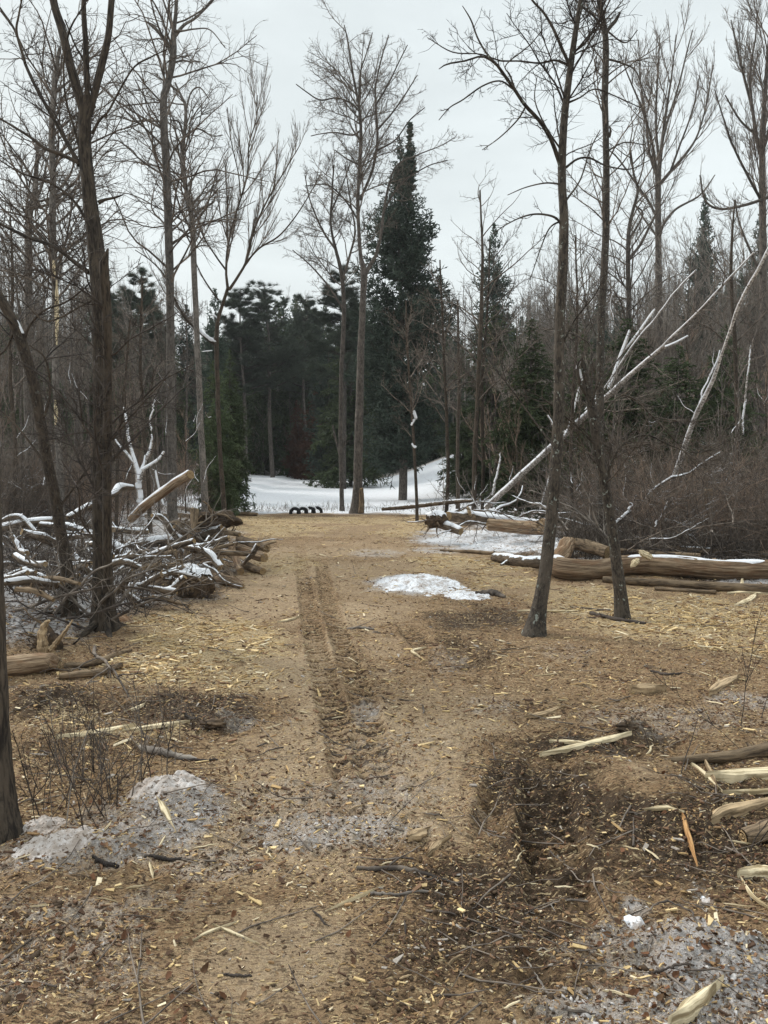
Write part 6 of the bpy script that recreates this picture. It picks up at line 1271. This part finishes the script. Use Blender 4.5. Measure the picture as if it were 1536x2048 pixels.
# ------------------------------------------------------------------ thickets and undergrowth
def shrub(seed, mat, n=26, h=(.9, 2.), lean=.35, arch=-.03):
    root = thing('thicket_shrub', 'x', 'shrub', (0, 0, 0)); P0 = rng.normal(0, .28, (n, 3)); P0[:, 2] = -.05; d = np.stack([rng.normal(0, lean, n), rng.normal(0, lean, n), np.ones(n)], 1); d /= np.linalg.norm(d, axis=1, keepdims=True)
    P = walk(P0, d, rng.uniform(h[0], h[1], n), 14, .07, arch); R = rng.uniform(.003, .007, n)[:, None] * np.linspace(1, .35, 14)[None]; g = Geo(); g.tubes(P, R, 4); g.build('stems', M[mat], root)
    a = grow(P, R, 7, .2, 1, (25, 60), .38, .008, 8, .1, .01, 1, .0025); g = Geo(); g.tubes(*a, 3); b = grow(*a, 4, ang=(25, 60), lr=.5, rr=.01, N=5, rmin=.002); g.tubes(*b, 3); g.build('twigs', M[mat], root); return root
SH = [shrub(1, 'twig_red'), shrub(2, 'twig_red', 22, (1., 2.2), .5, -.07), shrub(3, 'twig', 24, (.8, 1.9), .4, -.03), shrub(4, 'twig', 18, (1., 2.4), .3, 0), shrub(5, 'twig_snowy', 18, (.8, 2.), .35, -.02)]
su = [False] * 5
SL = [['red-brown shrub in the thicket behind the longest log', 'arching red-brown shrub in the thicket behind the longest log', 'brown shrub in the thicket behind the longest log', 'tall brown shrub in the thicket behind the longest log', 'snow-flecked shrub in the thicket behind the longest log'],
      ['red-brown shrub behind the brush pile', 'arching red-brown shrub behind the brush pile', 'brown shrub behind the brush pile', 'tall brown shrub behind the brush pile', 'snow-flecked shrub behind the brush pile'],
      ['red-brown shrub near the stacked row of logs', 'arching red-brown shrub near the stacked row of logs', 'brown shrub near the stacked row of logs', 'tall brown shrub near the stacked row of logs', 'snow-flecked shrub near the stacked row of logs']]
for i in range(170):
    z = rb.uniform()
    if .86 <= z <= .95: continue
    if z < .5: Y = 11.8 + 10 * rb.uniform() ** 1.3; px = rb.uniform(768 + 4.6 / Y * FPX * .93, 1640); w_ = 0; k = int(rb.choice(5, p=[.22, .28, .15, .15, .2]))
    elif z < .86: Y = 13.2 + 11 * rb.uniform(); px = rb.uniform(-80, 768 - 5.4 / Y * FPX if Y > 14 else 330); w_ = 1; k = int(rb.choice(5, p=[.1, .1, .35, .25, .2]))
    elif z > .95: Y = 16.5 + 9 * rb.uniform(); px = rb.uniform(870, 1180); w_ = 2; k = int(rb.choice(5, p=[.1, .2, .4, .1, .2]))
    o = SH[k] if not su[k] else copy_thing(SH[k], (0, 0, 0)); su[k] = True; c = W(px, 900, Y); o.location = (c[0], c[1], hz(c[0], c[1])); s_ = rb.uniform(.45, 1.3) * (1 if w_ != 2 else .8); o.scale = (s_ * 1.1, s_ * 1.1, s_); o.rotation_euler = (0, 0, rb.uniform(0, 6.28)); o['label'] = SL[w_][k]; o['group'] = SL[w_][k]
# undergrowth nobody could count
def under(name, label, n, fx, h, mat, seed):
    Y, px = fx(n); c0 = (px - 768) / FPX * Y; P0 = np.column_stack([c0, Y, np.zeros(n)]); P0[:, 2] = macro(P0[:, 0], P0[:, 1]) - .05
    d = np.stack([rng.normal(0, .35, n), rng.normal(0, .35, n), np.ones(n)], 1); d /= np.linalg.norm(d, axis=1, keepdims=True); P = walk(P0, d, rng.uniform(h[0], h[1], n), 9, .09, -.01); R = rng.uniform(.004, .009, n)[:, None] * np.linspace(1, .35, 9)[None]
    g = Geo(); g.tubes(P, R, 3); a = grow(P, R, 5, .15, 1, (25, 60), .45, .009, 6, .12, .01, 1, .003); g.tubes(*a, 3); tag(g.build(name, M[mat]), label, 'undergrowth', kind='stuff')
under('undergrowth', 'grey-brown twiggy undergrowth filling the woods behind the brush pile', 2600, lambda n: (lambda Y: (Y, rng.uniform(-150, 1, n) * 0 + (768 - (5.8 + .05 * Y) / Y * FPX) - rng.uniform(0, 1, n) ** .8 * np.maximum((768 - (5.8 + .05 * Y) / Y * FPX) + 150, 20)))(rng.uniform(13.5, 40, n)), (.8, 2.6), 'twig', 1)
under('undergrowth', 'brown twiggy undergrowth filling the woods behind the thicket', 2600, lambda n: (lambda Y: (Y, (768 + 4.6 / Y * FPX) + rng.uniform(0, 1, n) ** .8 * np.maximum(1680 - (768 + 4.6 / Y * FPX), 20)))(rng.uniform(14, 40, n)), (.8, 2.6), 'twig', 2)
under('undergrowth', 'low dead stems poking out along the snow field edge', 260, lambda n: (rng.uniform(24.3, 27, n), rng.uniform(470, 840, n)), (.12, .4), 'twig_grey', 3)
under('undergrowth', 'matted twigs at the foot of the brush pile', 700, lambda n: (lambda Y: (Y, rng.uniform(-60, 300, n)))(rng.uniform(7.6, 11.5, n)), (.15, .55), 'twig_dark', 4)
under('undergrowth', 'matted brown twigs behind the longest log', 1500, lambda n: (lambda Y: (Y, rng.uniform(1130, 1640, n)))(rng.uniform(11.2, 14., n)), (.2, .8), 'twig', 5)
# the far woods, one mass
def woods():
    g = Geo(); n = 900; Y = rng.uniform(84, 120, n); px = rng.uniform(-500, 2050, n); x = (px - 768) / FPX * Y; z0 = macro(x, Y); top = np.interp(px, *TOP) + rng.uniform(60, 220, n); H = np.maximum(4, (930 - top) / FPX * Y + 1.6 - z0)
    s = np.linspace(0, 1, 8)[None]; P = np.stack([x[:, None] + .4 * (rng.normal(0, 1, (n, 1))) * s, np.repeat(Y[:, None], 8, 1), z0[:, None] + H[:, None] * s], -1); R = rng.uniform(.09, .2, n)[:, None] * np.linspace(1, .2, 8)[None]; g.tubes(P, R, 5)
    a = grow(P, R, 20, .1, 1, (30, 75), .2, .01, 5, .12, .03, 1, .02); g.tubes(*a, 3); b = grow(*a, 7, ang=(30, 65), lr=.5, rr=.01, N=4, rmin=.016); g.tubes(*b, 3); tag(g.build('far_woods', M['twig']), 'dense far woods closing the view', 'woods', kind='stuff')
    g = Geo(); n = 260; Y = rng.uniform(82, 115, n); px = rng.uniform(-500, 2050, n); x = (px - 768) / FPX * Y; z0 = macro(x, Y); top = np.interp(px, *TOP) + rng.uniform(90, 200, n); H = np.maximum(4, (930 - top) / FPX * Y + 1.6 - z0)
    m = 260; i = np.repeat(np.arange(n), m); t = rng.uniform(.05, 1, n * m); az = rng.uniform(0, 6.28, n * m); r = (1 - t) * H[i] * .19 * rng.uniform(.6, 1.1, n * m) + .2; A = np.stack([x[i], Y[i], z0[i] + t * H[i]], 1); B = A + np.stack([np.cos(az) * r, np.sin(az) * r, -.25 * r], 1)
    g.tubes(np.stack([A, (A + B) / 2, B], 1), np.array([[.05, .16, .02]]).repeat(n * m, 0), 3); tag(g.build('far_woods', M['spruce']), 'dark far evergreens massed behind the nearer woods', 'woods', kind='stuff')
woods()
# the winter air
hb = Geo(); a = np.array([[sx * 420., sy, sz] for sz in (-2., 62.) for sx, sy in ((-1, -21.), (1, -21.), (1, 420.), (-1, 420.))])
hb.raw(a, [[[3, 2, 1, 0], [4, 5, 6, 7], [0, 1, 5, 4], [1, 2, 6, 5], [2, 3, 7, 6], [3, 0, 4, 7]]])
m = bpy.data.materials.new('thin_air'); m.use_nodes = True; nt = m.node_tree; nt.nodes.clear(); o_ = nt.nodes.new('ShaderNodeOutputMaterial'); pv = nt.nodes.new('ShaderNodeVolumePrincipled'); nt.links.new(pv.outputs[0], o_.inputs['Volume'])
pv.inputs['Color'].default_value = (.85, .88, .92, 1); pv.inputs['Density'].default_value = .0005; pv.inputs['Anisotropy'].default_value = .2
hb.build('haze', m, smooth=False, kind='stuff')
